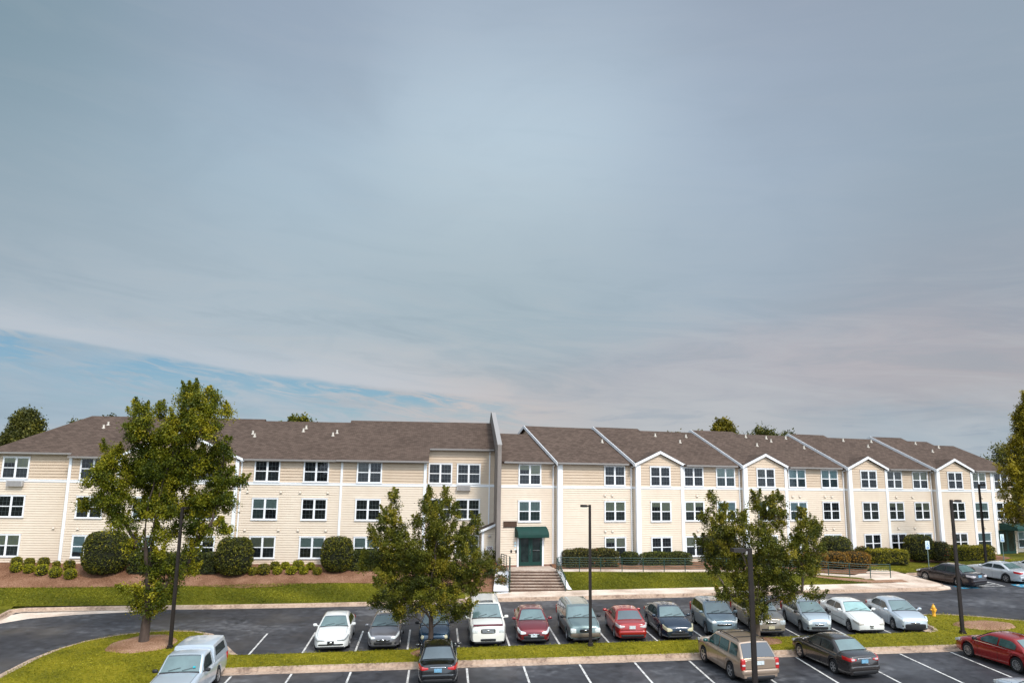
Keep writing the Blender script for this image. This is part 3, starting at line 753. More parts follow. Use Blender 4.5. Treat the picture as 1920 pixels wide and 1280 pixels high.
# fire wall
fw = MB(); prof = [(59.45, 1.6), (59.45, 11.45), (67.6, 14.62), (68.4, 14.7), (75.6, 11.4), (76.2, 1.6)]
fw.loft([[(*PF(4.36, d), z) for d, z in prof], [(*PF(4.66, d), z) for d, z in prof]])
part(fw.build('fire_wall', firew), 'grey concrete fire wall rising above the roof')
cp = MB()
for a, c in zip(prof[1:4], prof[2:5]):
    for o in (0,):
        q = [(4.33, a[0], a[1]+.004), (4.69, a[0], a[1]+.004), (4.69, c[0], c[1]+.004), (4.33, c[0], c[1]+.004)]
        cp.box8([(*PF(x, y), z) for x, y, z in q]+[(*PF(x, y), z+.06) for x, y, z in q])
fo = cp.build('coping', gutm); part(fo)
# downspouts
def spout(fr, s, d, z0, z1):
    b = MB(); b.box(s-.045, s+.045, d-.10, d-.03, z0, z1-.25, fr); b.box(s-.045, s+.045, d-.38, d-.03, z1-.25, z1-.17, fr)
    part(b.build('downspout', trim))
for fr, s, d, z1 in ((PF, 3.95, 63.0, 11.15), (PF, -15.3, 60.5, 10.1), (RF, 24.85, 56.65, 10.15), (RF, 31.62, 56.0, 10.15), (RF, 41.95, 55.4, 10.15), (RF, 53.1, 55.0, 10.15), (RF, 63.35, 54.55, 10.15), (PF, -28.2, 61.1, 10.4)):
    spout(fr, s, d, 2.3, z1)
# plumbing vents through the roofs
def vent(fr, s, d, z):
    b = MB(); x, y = fr(s, d); b.lathe([(.15, -.15), (.15, .02), (.075, .03), (.075, .20), (.09, .21), (.09, .26), (.0, .26)], (x, y, z), 'z', 10)
    part(b.build('roof_vent', vent_m))
vent_m = mat('pale_vent', (.60, .55, .48), .6, var=.1, vscale=4)
for s, d in ((-28.1, 65.8), (-28.05, 66.5), (-15.8, 65.1), (-15.5, 64.5), (-11.8, 65.8), (-11.7, 66.5), (-9.2, 65.0), (-8.95, 65.6)): vent(PF, s, d, zl(d))
def zr(d, de): return 10.2+SR*(d-de)
for s, d, de in ((30.97, 59.82, 55.6), (37.05, 60.95, 55), (38.86, 59.65, 55), (40.37, 60.95, 55), (47.2, 61.0, 54.6), (46.9, 59, 54.6), (49.5, 60.85, 54.6), (49.45, 60.1, 54.6), (52.0, 61, 54.6), (52.2, 58.75, 54.6), (58.7, 60.4, 54.15), (60.6, 59.1, 54.15), (62.4, 60.4, 54.15), (67.7, 59.7, 53.65), (67.8, 57.8, 53.65), (70.0, 58.9, 53.65)):
    vent(RF, s, d, zr(d, de))
# small exhaust hoods on the walls
hood_m = mat('cream_hood', (.58, .50, .41), .6)
def hoodv(fr, s, d, z):
    b = MB(); b.box(s-.11, s+.11, d-.05, d, z-.11, z+.11, fr)
    b.box8([(*fr(s-.08, d-.051), z-.08), (*fr(s+.08, d-.051), z-.08), (*fr(s+.08, d-.13), z-.06), (*fr(s-.08, d-.13), z-.06), (*fr(s-.08, d-.051), z+.08), (*fr(s+.08, d-.051), z+.08), (*fr(s+.08, d-.07), z+.05), (*fr(s-.08, d-.07), z+.05)])
    part(b.build('exhaust_hood', hood_m))
for z in (7.62, 4.78):
    for s, d in ((-14.75, 60.5), (-12.25, 60.5), (-10.8, 60.5), (-8.7, 60.5), (-26.9, 60.55), (-24.9, 60.55)): hoodv(PF, s, d, z)
    for s, d in ((29.2, 56), (29.85, 56), (37.6, 55.4), (39.1, 55.4), (47.3, 55), (48.1, 55), (50.9, 55), (51.7, 55), (58.9, 54.55), (60.9, 54.55), (69.4, 54.05)): hoodv(RF, s, d, z)
hoodv(PF, -28.9, 61.1, 4.78)
def acunit(fr, s, d, z, w=1.15):
    b = MB(); b.box(s, s+w, d-.32, d, z, z+.42, fr); o = part(b.build('air_conditioner', greyp))
    g = MB()
    for k in range(7): g.box(s+.06, s+w-.06, d-.335, d-.322, z+.05+k*.05, z+.075+k*.05, fr)
    q = g.build('grille', gutm); q.parent = o; q.matrix_parent_inverse = o.matrix_world.inverted()
acunit(PF, -32.55, 61.1, 7.83); acunit(PF, 1.3, 63.0, 7.85, 1.1); acunit(RF, 71.5, 54.05, 7.78, 1.2); acunit(RF, 71.75, 54.05, 4.95, 1.2)
# vestibule beside the fire wall, with the number sign
vb = [(3.3, 63.0), (3.3, 61.0), (4.36, 61.0)]
siding('vestibule_wall', vb, ZB-.4, [4.75, 4.75], .178, sid, PF)
t = MB(); t.poly([(*PF(3.3, 60.99), 4.75), (*PF(4.36, 60.99), 4.75), (*PF(4.36, 60.99), 5.2)]); part(t.build('vestibule_gable', sid))
b = MB(); b.uv = []
slope_face(b, PF, [(3.0, 60.75, 4.78), (4.355, 60.75, 5.36), (4.355, 63.0, 5.36), (3.0, 63.0, 4.78)], (60, 0)); part(b.build('vestibule_roof', shing))
t = MB(); q = [(3.0, 4.76), (4.35, 5.34)]
t.loft([[(*PF(q[0][0], dd_), q[0][1]-.17), (*PF(q[1][0], dd_), q[1][1]-.17), (*PF(q[1][0], dd_), q[1][1]+.02), (*PF(q[0][0], dd_), q[0][1]+.02)] for dd_ in (60.70, 60.745)]); part(t.build('barge_board', trim))
vboard(PF, 3.3, 3.5, 61.0, 2.0, 4.72, .05)
b = MB(); b.box(3.68, 4.20, 60.95, 60.98, 3.33, 3.63, PF); sg = part(b.build('number_sign', whitep))
cu = bpy.data.curves.new('n', 'FONT'); cu.body = '500'; cu.size = .26; cu.extrude = .006; cu.align_x = 'CENTER'; cu.align_y = 'CENTER'; cu.offset = .006
to = bpy.data.objects.new('n', cu); C.objects.link(to); bpy.context.view_layer.update()
me = bpy.data.meshes.new_from_object(to.evaluated_get(bpy.context.evaluated_depsgraph_get())); bpy.data.objects.remove(to)
M_ = Matrix.Translation((*PF(3.94, 60.94), 3.48)) @ Matrix.Rotation(TP, 4, 'Z') @ Matrix.Rotation(R(90), 4, 'X'); me.transform(M_); me.materials.clear(); me.materials.append(redlet)
to = bpy.data.objects.new('number', me); C.objects.link(to); to.parent = sg
b = MB(); x, y = PF(3.9, 60.9); b.lathe([(.0, -.09), (.11, -.07), (.11, .02), (.04, .08), (0, .08)], (x, y, 4.42), 'z', 12); part(b.build('wall_lamp', greyp))
# sign board and entry door with awning (R frame, d 56.65)
b = MB(); b.box(20.66, 21.75, 56.55, 56.62, 5.17, 5.56, RF); part(b.build('name_board', brownb))
b = MB(); b.box(20.63, 21.78, 56.545, 56.60, 5.14, 5.165, RF); b.box(20.63, 21.78, 56.545, 56.60, 5.565, 5.59, RF); part(b.build('board_edge', bronze))
b = MB(); wbox(b, RF, 21.80, 21.94, 56.65, 2.14, 4.42, .08); wbox(b, RF, 23.92, 24.06, 56.65, 2.14, 4.42, .08); wbox(b, RF, 21.80, 24.06, 56.65, 4.42, 4.55, .08); part(b.build('door_frame', trim))
b = MB()
for a, c in ((21.94, 22.925), (22.935, 23.92)):
    wbox(b, RF, a, a+.17, 56.65, 2.2, 4.42, .07); wbox(b, RF, c-.15, c, 56.65, 2.2, 4.42, .07); wbox(b, RF, a+.17, c-.15, 56.65, 2.2, 2.48, .07); wbox(b, RF, a+.17, c-.15, 56.65, 4.28, 4.42, .07)
dr_ = part(b.build('door', greenp), 'green double entry door with glass panels')
g = MB(); g.quad((*RF(22.0, 56.605), 2.3), (*RF(23.9, 56.605), 2.3), (*RF(23.9, 56.605), 4.35), (*RF(22.0, 56.605), 4.35)); q = g.build('door_glass', swg); q.parent = dr_
g = MB(); g.box(22.86, 22.90, 56.52, 56.56, 3.0, 3.45, RF); g.box(23.08, 23.72, 56.52, 56.55, 3.33, 3.38, RF); q = g.build('handle', chrome); q.parent = dr_
g = MB()
for (s, z, w, h) in ((21.58, 3.65, .16, .16), (21.58, 3.88, .16, .14), (21.58, 3.42, .12, .1)): g.box(s, s+w, 56.60, 56.62, z, z+h, RF)
part(g.build('notice', signw))
g = MB(); g.box(21.27, 21.39, 56.57, 56.62, 3.22, 3.42, RF); g.box(21.68, 21.78, 56.57, 56.62, 3.22, 3.40, RF); part(g.build('intercom', blackpl))
def awning(fr, s0, s1, d, z0, z1, out):
    b = MB(); n = 6; prof = [(0, z1)]
    for i in range(n+1):
        a = i/n; prof.append((-out*math.sin(a*math.pi/2*.9)*.98-.06, lerp(z1, z0+.2, a**1.4)))
    prof.append((prof[-1][0], z0)); prof2 = [(o+.03, z-.03) for o, z in prof[::-1]]
    pr = prof+prof2
    b.loft([[(*fr(s, d+o), z) for o, z in pr] for s in (s0, s1)])
    for s in (s0+.01, s1-.01): b.poly([(*fr(s, d+o), z) for o, z in prof]+[(*fr(s, d), z0)])
    return part(b.build('awning', greenc), 'green canvas awning over an entry door')
awning(RF, 21.62, 24.22, 56.65, 4.38, 5.18, .75)
awning(RF, 71.35, 76.6, 54.05, 4.55, 5.2, 1.9)
b = MB(); wbox(b, RF, 71.15, 73.4, 54.05, 2.2, 4.5, .03); fd = part(b.build('door', greenp), 'dark green door under the far awning')
g = MB()
for a in (71.4, 72.45): g.quad((*RF(a, 54.01), 2.5), (*RF(a+.75, 54.01), 2.5), (*RF(a+.75, 54.01), 4.3), (*RF(a, 54.01), 4.3))
q = g.build('door_glass', swg); q.parent = fd

# ------------------------------------------------------------------ STEPS, RAILS, SIGNS
b = MB(); n = 7; run = .275; d0 = 56.22; zb = zP(7.2, 56.2)+.165; rise = (LZ-zb)/n
for i in range(n-1):
    a, c = lerp(5.02, 5.2, i/6), lerp(9.3, 8.87, i/6)
    q = [(a, d0+i*run), (c, d0+i*run), (c, 57.87), (a, 57.87)]
    b.box8([(*PF(*w), zb-.3 if i == 0 else zb+i*rise+.002) for w in q]+[(*PF(*w), zb+(i+1)*rise) for w in q])
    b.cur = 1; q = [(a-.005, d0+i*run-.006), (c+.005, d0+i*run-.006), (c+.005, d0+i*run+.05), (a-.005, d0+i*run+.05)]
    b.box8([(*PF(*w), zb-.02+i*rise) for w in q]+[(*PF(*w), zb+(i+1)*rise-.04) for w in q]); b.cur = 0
    q = [(a-.01, d0+i*run-.04), (c+.01, d0+i*run-.04), (c+.01, d0+i*run+.2), (a-.01, d0+i*run+.2)]
    b.box8([(*PF(*w), zb+(i+1)*rise-.035) for w in q]+[(*PF(*w), zb+(i+1)*rise+.004) for w in q])
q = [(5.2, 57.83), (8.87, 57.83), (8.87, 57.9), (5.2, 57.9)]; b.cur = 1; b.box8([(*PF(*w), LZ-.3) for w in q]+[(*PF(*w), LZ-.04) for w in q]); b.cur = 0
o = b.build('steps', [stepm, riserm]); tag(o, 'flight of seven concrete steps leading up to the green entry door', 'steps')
def railing(name, label, pts, nr=5, hgt=1.02, posts=None, thick=.022, group=None, panel=False):
    root = thing(name, label, 'railing', pts[0], group); r3 = Vector(pts[0])
    P = [Vector(p)-r3 for p in pts]
    rb = MB()
    for k in range(nr):
        h = hgt-k*.17 if k else hgt
        rb.tube([p+Vector((0, 0, h)) for p in P], thick*1.25 if k == 0 else thick*.8, 6)
    rb.build('rail', railm, root)
    tot = sum((c-a).length for a, c in zip(P, P[1:])); nposts = posts or max(2, int(tot/1.8)+1)
    for i in range(nposts):
        L_ = tot*i/(nposts-1); q = P[-1]
        for a, c in zip(P, P[1:]):
            l = (c-a).length
            if L_ <= l+1e-6: q = a.lerp(c, L_/l); break
            L_ -= l
        pb = MB(); pb.box(q.x-.025, q.x+.025, q.y-.025, q.y+.025, q.z-.15, q.z+hgt+.02); pb.build('post', railm, root)
    return root
zs = lambda s, d: (*PF(s, d), )
railing('stair_railing', 'green metal stair railing on the left side of the entry steps', [(*PF(5.12, 56.0), zb+.02), (*PF(5.3, 57.9), LZ), (*PF(5.3, 58.5), LZ)], 6, .95, 4, .03)
railing('stair_railing', 'green metal stair railing on the right side of the entry steps', [(*PF(9.16, 56.0), zb+.02), (*PF(8.8, 57.9), LZ)], 6, .95, 3, .03)
railing('landing_railing', 'dark railing between the fire wall and the left stair rail', [(*PF(4.8, 59.9), LZ), (*PF(5.1, 58.7), LZ)], 6, 1.02, 3, .022)
railing('path_railing', 'long dark green railing along the ramped path beside the wing', [(*PF(8.95, 58.15), LZ-.06)]+[(*PF(s, pathd(s)[0]+.06), pathd(s)[1]) for s in (12, 16, 21, 24, 27, 30, 33, 35.2)], 5, 1.0, 17, .02)
# bench-like chair on the landing
def sign_post(s, d, z, label, hgt=2.35):
    x, y = PF(s, d); root = thing('parking_sign', label, 'sign', (x, y, z), 'accessible parking signs')
    b = MB(); b.box(-.03, .03, -.02, .02, -.2, hgt); b.build('post', galv, root)
    b = MB(); b.rbox((0, -.035, hgt-.33), (.2, .012, .34), .12); pl = b.build('sign_plate', signw, root)
    b = MB()     # wheelchair symbol: head, body, wheel ring
    b.lathe([(0, -.004), (.032, -.004), (.032, .004), (0, .004)], (-.02, -.052, hgt-.12), 'y', 12)
    b.tube([(-.02, -.05, hgt-.17), (-.01, -.05, hgt-.3), (.07, -.05, hgt-.31), (.11, -.05, hgt-.41)], .017, 5)
    pts = [(-.005+.095*math.cos(a), -.05, hgt-.34+.095*math.sin(a)) for a in [R(100+i*24) for i in range(11)]]
    b.tube(pts, .013, 5); b.box(-.13, .13, -.052, -.048, hgt-.60, hgt-.50); q = b.build('symbol', signb, pl)
    root.rotation_euler = (0, 0, TR*.6)
    return root
sign_post(40.5, 61.3, H(40.5, 61.3), 'blue and white parking sign on the grass behind the charcoal sedan')
sign_post(50.5, 65.6, H(50.5, 65.6), 'blue and white parking sign in front of the far green awning')
def lamp_post(x, y, z, label, ang, L_=.55, hgt=7.25, head=True):
    root = thing('street_lamp', label, 'street lamp', (x, y, z), 'bronze lamp posts of the car park')
    b = MB(); b.loft([[(a*w, c*w, h) for a, c in ((-1, -1), (1, -1), (1, 1), (-1, 1))] for w, h in ((.082, 0), (.064, hgt))]); b.build('pole', bronze, root)
    b = MB(); b.box(-.15, .15, -.15, .15, -.1, .06); b.rbox((0, 0, .1), (.13, .13, .06), .3); b.build('base_plate', bronze, root)
    if head:
        ca, sa = math.cos(ang), math.sin(ang); f = lambda u, v: (u*ca-v*sa, u*sa+v*ca)
        b = MB(); b.box(0, .22, -.03, .03, hgt-.09, hgt-.03, f); b.build('arm', bronze, root)
        b = MB(); q = [(.2, -.13), (.2+L_, -.16), (.2+L_, .16), (.2, .13)]
        b.box8([(*f(*w), hgt-.12) for w in q]+[(*f(w[0], w[1]*.9), hgt+.0) for w in q]); hd = b.build('lamp_head', bronze, root)
        b = MB(); b.box(.27, .13+L_, -.1, .1, hgt-.127, hgt-.121, f); q = b.build('lens', lampw, root)
    return root
lamp_post(-17.81, 41.95, -.1, 'dark bronze lamp post on the grass island beside the tall tree', R(95))
lamp_post(4.35, 41.89, .31, 'dark bronze lamp post on the median in front of the sage crossover', R(200), .3)
lamp_post(7.98, 25.8, -.55, 'nearest bronze lamp post, cutting across the tan off-roader', R(188), .42, 7.33)
lamp_post(25.24, 43.94, .79, 'dark bronze lamp post beside the yellow hydrant and pale mulch oval', R(-12), .3)
lamp_post(39.2, 64.0, 1.98, 'farthest bronze lamp post, rising behind the silver coupe', R(5), .3, 6.95)
# hydrant
x, y = PF(30.2, 45.6); root = thing('fire_hydrant', 'yellow fire hydrant on the grass at the end of the upper parking row', 'hydrant', (x, y, zP(30.2, 45.6)+.15))
root.scale = (.8, .8, .93)
b = MB(); b.lathe([(.17, -.05), (.17, .04), (.13, .05), (.12, .1), (.12, .5), (.155, .51), (.155, .56), (.13, .57), (.13, .6), (.10, .67), (.05, .72), (0, .72)], (0, 0, 0), 'z', 16); b.build('barrel', yel, root, 40)
b = MB(); b.lathe([(.035, .7), (.035, .79), (0, .79)], (0, 0, 0), 'z', 6); b.build('cap_nut', yel, root)
for sg in (-1, 1):
    b = MB(); b.lathe([(.055, .1*sg), (.055, .17*sg), (.07, .175*sg), (.07, .2*sg), (.03, .21*sg), (.03, .24*sg), (0, .24*sg)], (0, 0, .42), 'x', 12); b.build('outlet', yel, root, 40)
b = MB(); b.lathe([(.075, -.1), (.075, -.18), (.09, -.185), (.09, -.22), (.03, -.225), (.03, -.25), (0, -.25)], (0, 0, .38), 'y', 12); b.build('pumper_outlet', yel, root, 40)

# ------------------------------------------------------------------ FOLIAGE
def leaves(name, cents, tone, n_per, rad, size, m, parent=None, flat=.35, up=.4, loc=None, aspect=.62):
    cents = np.asarray(cents, float); K_ = len(cents); n = K_*n_per
    rad = np.broadcast_to(np.asarray(rad, float), (K_,)) if np.ndim(rad) else np.full(K_, rad)
    ctr_ = np.repeat(cents, n_per, 0)+rng.normal(0, 1, (n, 3))*np.repeat(rad, n_per)[:, None]*np.array([1, 1, .8])
    nm = rng.normal(0, 1, (n, 3)); nm[:, 2] += up*2; nm /= np.linalg.norm(nm, axis=1)[:, None]
    t = np.cross(nm, rng.normal(0, 1, (n, 3))); t /= np.linalg.norm(t, axis=1)[:, None]+1e-9
    bt = np.cross(nm, t); sz = size*rng.uniform(.6, 1.25, (n, 1))
    A = ctr_-t*sz; B = ctr_-bt*sz*aspect+nm*sz*.12; D = ctr_+bt*sz*aspect+nm*sz*.12; E_ = ctr_+t*sz
    V = np.stack([A, B, E_, D], 1).reshape(-1, 3)
    o3 = np.array(loc if loc is not None else (0, 0, 0)); V = V-o3
    me = bpy.data.meshes.new(name); me.vertices.add(n*4); me.vertices.foreach_set('co', V.astype(np.float32).ravel())
    me.loops.add(n*4); me.loops.foreach_set('vertex_index', np.arange(n*4, dtype=np.int32)); me.polygons.add(n)
    me.polygons.foreach_set('loop_start', np.arange(0, n*4, 4, dtype=np.int32))
    at = me.attributes.new('tone', 'FLOAT', 'POINT')
    tv = np.clip(np.repeat(np.asarray(tone), n_per)+rng.normal(0, .1, n), 0, 1); at.data.foreach_set('value', np.repeat(tv, 4).astype(np.float32))
    me.materials.append(m); me.update(calc_edges=True); me.validate()
    o = bpy.data.objects.new(name, me); C.objects.link(o); o.location = tuple(o3)
    if parent: o.parent = parent; o.location = (0, 0, 0)
    return o
def in_lobe(l, n, hollow=.35):
    v = rng.normal(0, 1, (n, 3)); v /= np.linalg.norm(v, axis=1)[:, None]
    r = rng.uniform(hollow**2, 1, n)**.5
    return np.array([l[0], l[1], l[2]])+v*r[:, None]*np.array([l[3], l[4], l[5]])
def tree(name, label, base, px0, scale, lobes, leafmat, barkm, fork, r0, leaf=.085, per=34, dens=30., lean=.079, crad=.22, depthf=.85, hollow=.3, up=.4, sprig=1., airy=1.):
    """lobes measured on the tree's own elevation: (u, v, ru, rv) in photo units, u right, v down, converted to metres"""
    root = thing(name, label, 'tree', base); Lb = []
    for q in lobes:
        u, v, ru, rv = q[:4]; ru *= .90; rv *= .90; h = (px0[1]-v)/scale*.965; off = (u-px0[0]-lean*(px0[1]-v))/scale
        dep = (q[4] if len(q) > 4 else rng.uniform(-.55, .55))*min(2.6, max(1.0, h*.3)) if ru > 20 else (q[4] if len(q) > 4 else rng.uniform(-.8, .8))
        Lb.append((off, dep, h, ru/scale, max(ru, rv)/scale*depthf, rv/scale))
    cen = []; tone = []; tb = MB(); fz = fork
    trunk = [(0, 0, -.3), (0, 0, 0), (.03, .02, fork*.5), (0, 0, fork)]
    top = max(l[2] for l in Lb)
    tb.tube(trunk, [r0*1.45, r0*1.15, r0*.95, r0*.9], 12)
    # limbs grow from the nearest lower point of the limbs already there
    nodes = [[Vector((0, 0, fork*q)), -1] for q in (.55, .75, .9, 1.0)]
    for i in range(1, 4): nodes[i][1] = i-1
    ntips = {}; chains = []; sp_c = []; sp_t = []; sp_r = []
    tips0 = sorted(Lb, key=lambda l: (Vector(l[:3])-Vector((0, 0, fork))).length)
    big_ = sorted(Lb, key=lambda l: -l[2])[:3]
    for l in big_+[q for q in tips0 if q not in big_]:
        c = Vector(l[:3]); best = None
        for i, (p, _) in enumerate(nodes):
            v = c-p; cost = v.length+max(0, .45*v.length-v.z)*1.6
            if l in big_: cost = abs(i-3)*9+v.length
            if best is None or cost < best[0]: best = (cost, i)
        i0 = best[1]; p0 = nodes[i0][0]; v = c-p0; k = max(3, int(v.length/.55)); ch = [i0]
        side = Vector((rng.normal(0, .10), rng.normal(0, .10), 0))*v.length*.5
        for j in range(1, k+1):
            q = j/k; bow = math.sin(math.pi*q)
            nodes.append([p0.lerp(c, q)+Vector((-v.x*.13*bow, -v.y*.13*bow, .10*v.length*bow*(1 if v.z < v.length*.8 else 0)))+side*bow+Vector(rng.normal(0, .035, 3)), ch[-1]]); ch.append(len(nodes)-1)
        chains.append(ch)
        n = len(nodes)-1; m = n
        while m >= 0: ntips[m] = ntips.get(m, 0)+1; m = nodes[m][1]
        vol = l[3]*l[5]*l[4]**.5
        n = max(6, int(dens*vol**.85*(airy if l[2] < .52*top else 1))); P = in_lobe(l, n, hollow); cen.append(P)
        base_t = rng.normal(.45, .13); tone.append(np.clip(base_t+rng.normal(0, .28, n), 0, 1))
        ns = max(2, int(sprig*(l[3]+l[5])*3.2)); axis = Vector((l[0]*.5, l[1]*.5, max(l[2]-fork, .3))).normalized()
        for _ in range(ns):
            u_ = Vector(rng.normal(0, 1, 3)); u_.normalize(); u_ = (u_*.75+axis*.8+Vector((0, 0, .35))).normalized()
            st_ = Vector(l[:3])+Vector((u_.x*l[3], u_.y*l[4], u_.z*l[5]))*.85; ln = rng.uniform(.25, .65)*min(1, .5+l[3]); tn = clamp(rng.normal(.6, .2))
            up2 = (u_+Vector((0, 0, .5))).normalized(); tb.tube([Vector(l[:3]).lerp(st_, .6), st_, st_+up2*ln], [.014, .010, .004], 4)
            q5 = int(ln/.11)+2
            sp_c.append(np.array([tuple(st_+up2*ln*(j/(q5-1))) for j in range(q5)])); sp_t.append(np.full(q5, tn)); sp_r.append(np.linspace(.11, .035, q5))
        for p in P[:max(4, n//3)]:
            p = Vector(p); a = nodes[ch[int(rng.uniform(len(ch)*.4, len(ch)))]][0]; tb.tube([a, a.lerp(p, .5)+Vector((0, 0, -.03)), p], [r0*.085, r0*.05, .006], 4)
    T_ = len(Lb)
    def rad_(i): return max(.016, r0*.92*(ntips.get(i, 1)/T_)**.62)
    for ch in chains:
        rr = [rad_(i) for i in ch]; rr[0] = min(rr[0], rr[1]*1.15); rr[-1] = .012
        tb.tube([nodes[i][0] for i in ch], rr, 7)
    cen = np.concatenate(cen); tone = np.concatenate(tone)
    keep = cen[:, 2] > .8; cen = cen[keep]; tone = tone[keep]
    tb.build('trunk', barkm, root, 60)
    rads = crad*rng.uniform(.6, 1.3, len(cen)); per2 = max(6, int(per*.33)); k_ = int(math.ceil(per/per2))
    sc_ = np.concatenate(sp_c); st2 = np.concatenate(sp_t); sr_ = np.concatenate(sp_r)
    allc = np.concatenate([np.repeat(cen, k_, 0), sc_]); allt = np.concatenate([np.repeat(tone, k_), st2]); allr = np.concatenate([np.repeat(rads, k_), sr_])
    leaves('crown', allc, allt, per2, allr, leaf, leafmat, root, up=up)
    return root
# tall tree
xb, yb = -19.67, 42.9
tree('maple_tree', 'tallest tree, broad green maple on the grass island at left', (xb, yb, -.08), (269, 1206), 33.3,
     [(372, 765, 34, 38), (350, 745, 20, 22), (390, 750, 16, 18), (400, 800, 30, 38), (350, 815, 42, 36), (412, 775, 12, 18), (425, 842, 16, 14), (268, 800, 30, 34), (246, 778, 16, 14), (290, 775, 14, 18), (310, 845, 44, 38), (262, 862, 36, 32), (240, 830, 18, 16), (215, 868, 26, 26), (200, 905, 34, 24), (185, 890, 18, 14),
      (385, 870, 42, 34), (410, 905, 34, 22), (436, 912, 16, 10), (330, 905, 50, 36), (262, 915, 40, 30), (225, 940, 38, 24), (178, 945, 16, 9), (160, 960, 12, 5), (205, 962, 26, 12), (395, 952, 36, 20), (425, 945, 14, 10), (345, 960, 42, 24), (290, 960, 40, 26), (245, 990, 34, 18), (215, 985, 16, 8), (395, 995, 30, 12), (425, 1000, 14, 6), (360, 1010, 34, 16), (305, 1012, 38, 20), (262, 1030, 28, 14), (350, 1040, 26, 12),
      (300, 1060, 38, 22), (272, 1085, 28, 22), (318, 1090, 30, 26), (258, 1108, 22, 14), (300, 1120, 32, 20), (262, 1135, 20, 16), (288, 1148, 22, 12), (345, 1075, 16, 10), (300, 885, 46, 36, -.2), (352, 872, 46, 36, -.2), (240, 905, 34, 28, 0), (305, 960, 42, 26, -.2), (352, 990, 38, 22, 0), (390, 935, 34, 24, 0), (262, 965, 32, 20, 0)],
     leaf_a, bark, 2.6, .235, .060, 88, 52, .079, .18, airy=.55)
tree('maple_tree', 'round-headed young tree on the median behind the black sedan', (-4.11, 41.9, .14), (806, 1212), 33.7,
     [(733, 960, 8, 24), (728, 985, 14, 20), (720, 998, 14, 14), (745, 1005, 18, 22), (808, 955, 14, 24), (832, 945, 12, 14), (815, 985, 30, 28), (795, 960, 8, 16), (848, 975, 10, 22), (885, 1002, 14, 18), (868, 1022, 26, 22), (783, 995, 10, 12), (830, 1020, 40, 26), (735, 1032, 36, 26), (700, 1020, 10, 16), (775, 1045, 42, 26), (700, 1066, 24, 14), (680, 1072, 9, 6), (740, 1075, 40, 24), (820, 1062, 46, 30), (872, 1060, 34, 22), (905, 1075, 14, 10), (790, 1098, 52, 26), (850, 1098, 44, 26), (735, 1108, 34, 20), (885, 1105, 20, 14), (712, 1140, 16, 8), (765, 1138, 44, 20), (825, 1140, 44, 22), (868, 1142, 16, 12), (755, 1160, 20, 8), (850, 1158, 14, 10)],
     leaf_b, bark, 1.55, .13, .050, 84, 60, .025, .14, up=.3, sprig=1.8)
tree('maple_tree', 'young tree with spiky branches on the median behind the tan off-roader', (13.62, 43.31, .53), (1420, 1195), 32.6,
     [(1346, 955, 8, 20), (1352, 975, 10, 18), (1324, 985, 12, 10), (1335, 1000, 16, 12), (1360, 998, 20, 18), (1385, 1000, 18, 24), (1404, 988, 8, 14), (1430, 955, 14, 20), (1447, 962, 12, 20), (1466, 958, 12, 18), (1440, 990, 28, 24), (1468, 990, 12, 26), (1505, 985, 9, 18), (1500, 1010, 18, 22), (1530, 1003, 10, 18), (1518, 1018, 16, 14), (1540, 1000, 6, 8), (1420, 1025, 36, 24), (1370, 1030, 34, 22), (1322, 1030, 12, 8), (1480, 1035, 38, 22), (1520, 1040, 18, 14), (1340, 1055, 22, 16), (1385, 1065, 38, 22), (1440, 1065, 44, 26), (1500, 1070, 34, 16), (1530, 1078, 14, 8), (1350, 1085, 18, 10), (1400, 1098, 38, 20), (1455, 1100, 42, 20), (1380, 1118, 26, 12), (1355, 1118, 14, 9), (1425, 1132, 36, 16), (1480, 1122, 28, 10), (1512, 1116, 16, 6), (1415, 1152, 22, 12)],
     leaf_b, barkp, 1.5, .15, .050, 80, 52, -.035, .14, up=.3, sprig=2.)
# tall column-shaped conifer at the right edge
def shrub_like(name, label, cat, loc, cents, tones, per, rad, size, m, group=None, inner=None, up=.3, barkmesh=True):
    root = thing(name, label, cat, loc, group)
    leaves('foliage' if cat != 'tree' else 'crown', np.asarray(cents), tones, per, rad, size, m, root, up=up)
    if inner: inner.build('branches' if cat != 'tree' else 'trunk', shade_in if cat != 'tree' else bark, root, 60)
    return root
cs = []; ts = []
for i in range(460):
    h = rng.uniform(3.7, 14.0); Rm = 2.85*(1 if h < 8.0 else max(.10, 1-((h-8.0)/6.6)**1.1))*clamp((h-1.2)/1.2); a = rng.uniform(0, 2*math.pi); r = Rm*rng.uniform(.55, 1.05)
    tp = np.array([r*math.cos(a), r*math.sin(a), h]); tn = np.clip(rng.normal(.5, .25), 0, 1)
    for k in range(5): cs.append(tp+np.array([rng.normal(0, .16), rng.normal(0, .16), k*.17])); ts.append(tn)
b = MB(); b.tube([(0, 0, -.3), (0, 0, 6), (.1, 0, 13.6)], [.28, .2, .04], 8)
for i in range(60):
    h = rng.uniform(1.5, 11.5); a = rng.uniform(0, 6.28); r = 2.4*(1-(h/13.8)**1.7)**.8
    b.tube([(0, 0, h-.4), (r*.5*math.cos(a), r*.5*math.sin(a), h-.2), (r*math.cos(a), r*math.sin(a), h+.3)], [.06, .04, .015], 4)
shrub_like('cypress_tree', 'tall dense conifer at the right edge in front of the far wing', 'tree', (42.75, 61.6, 1.9), cs, ts, 34, .13, .075, leaf_e, inner=b, up=.6)
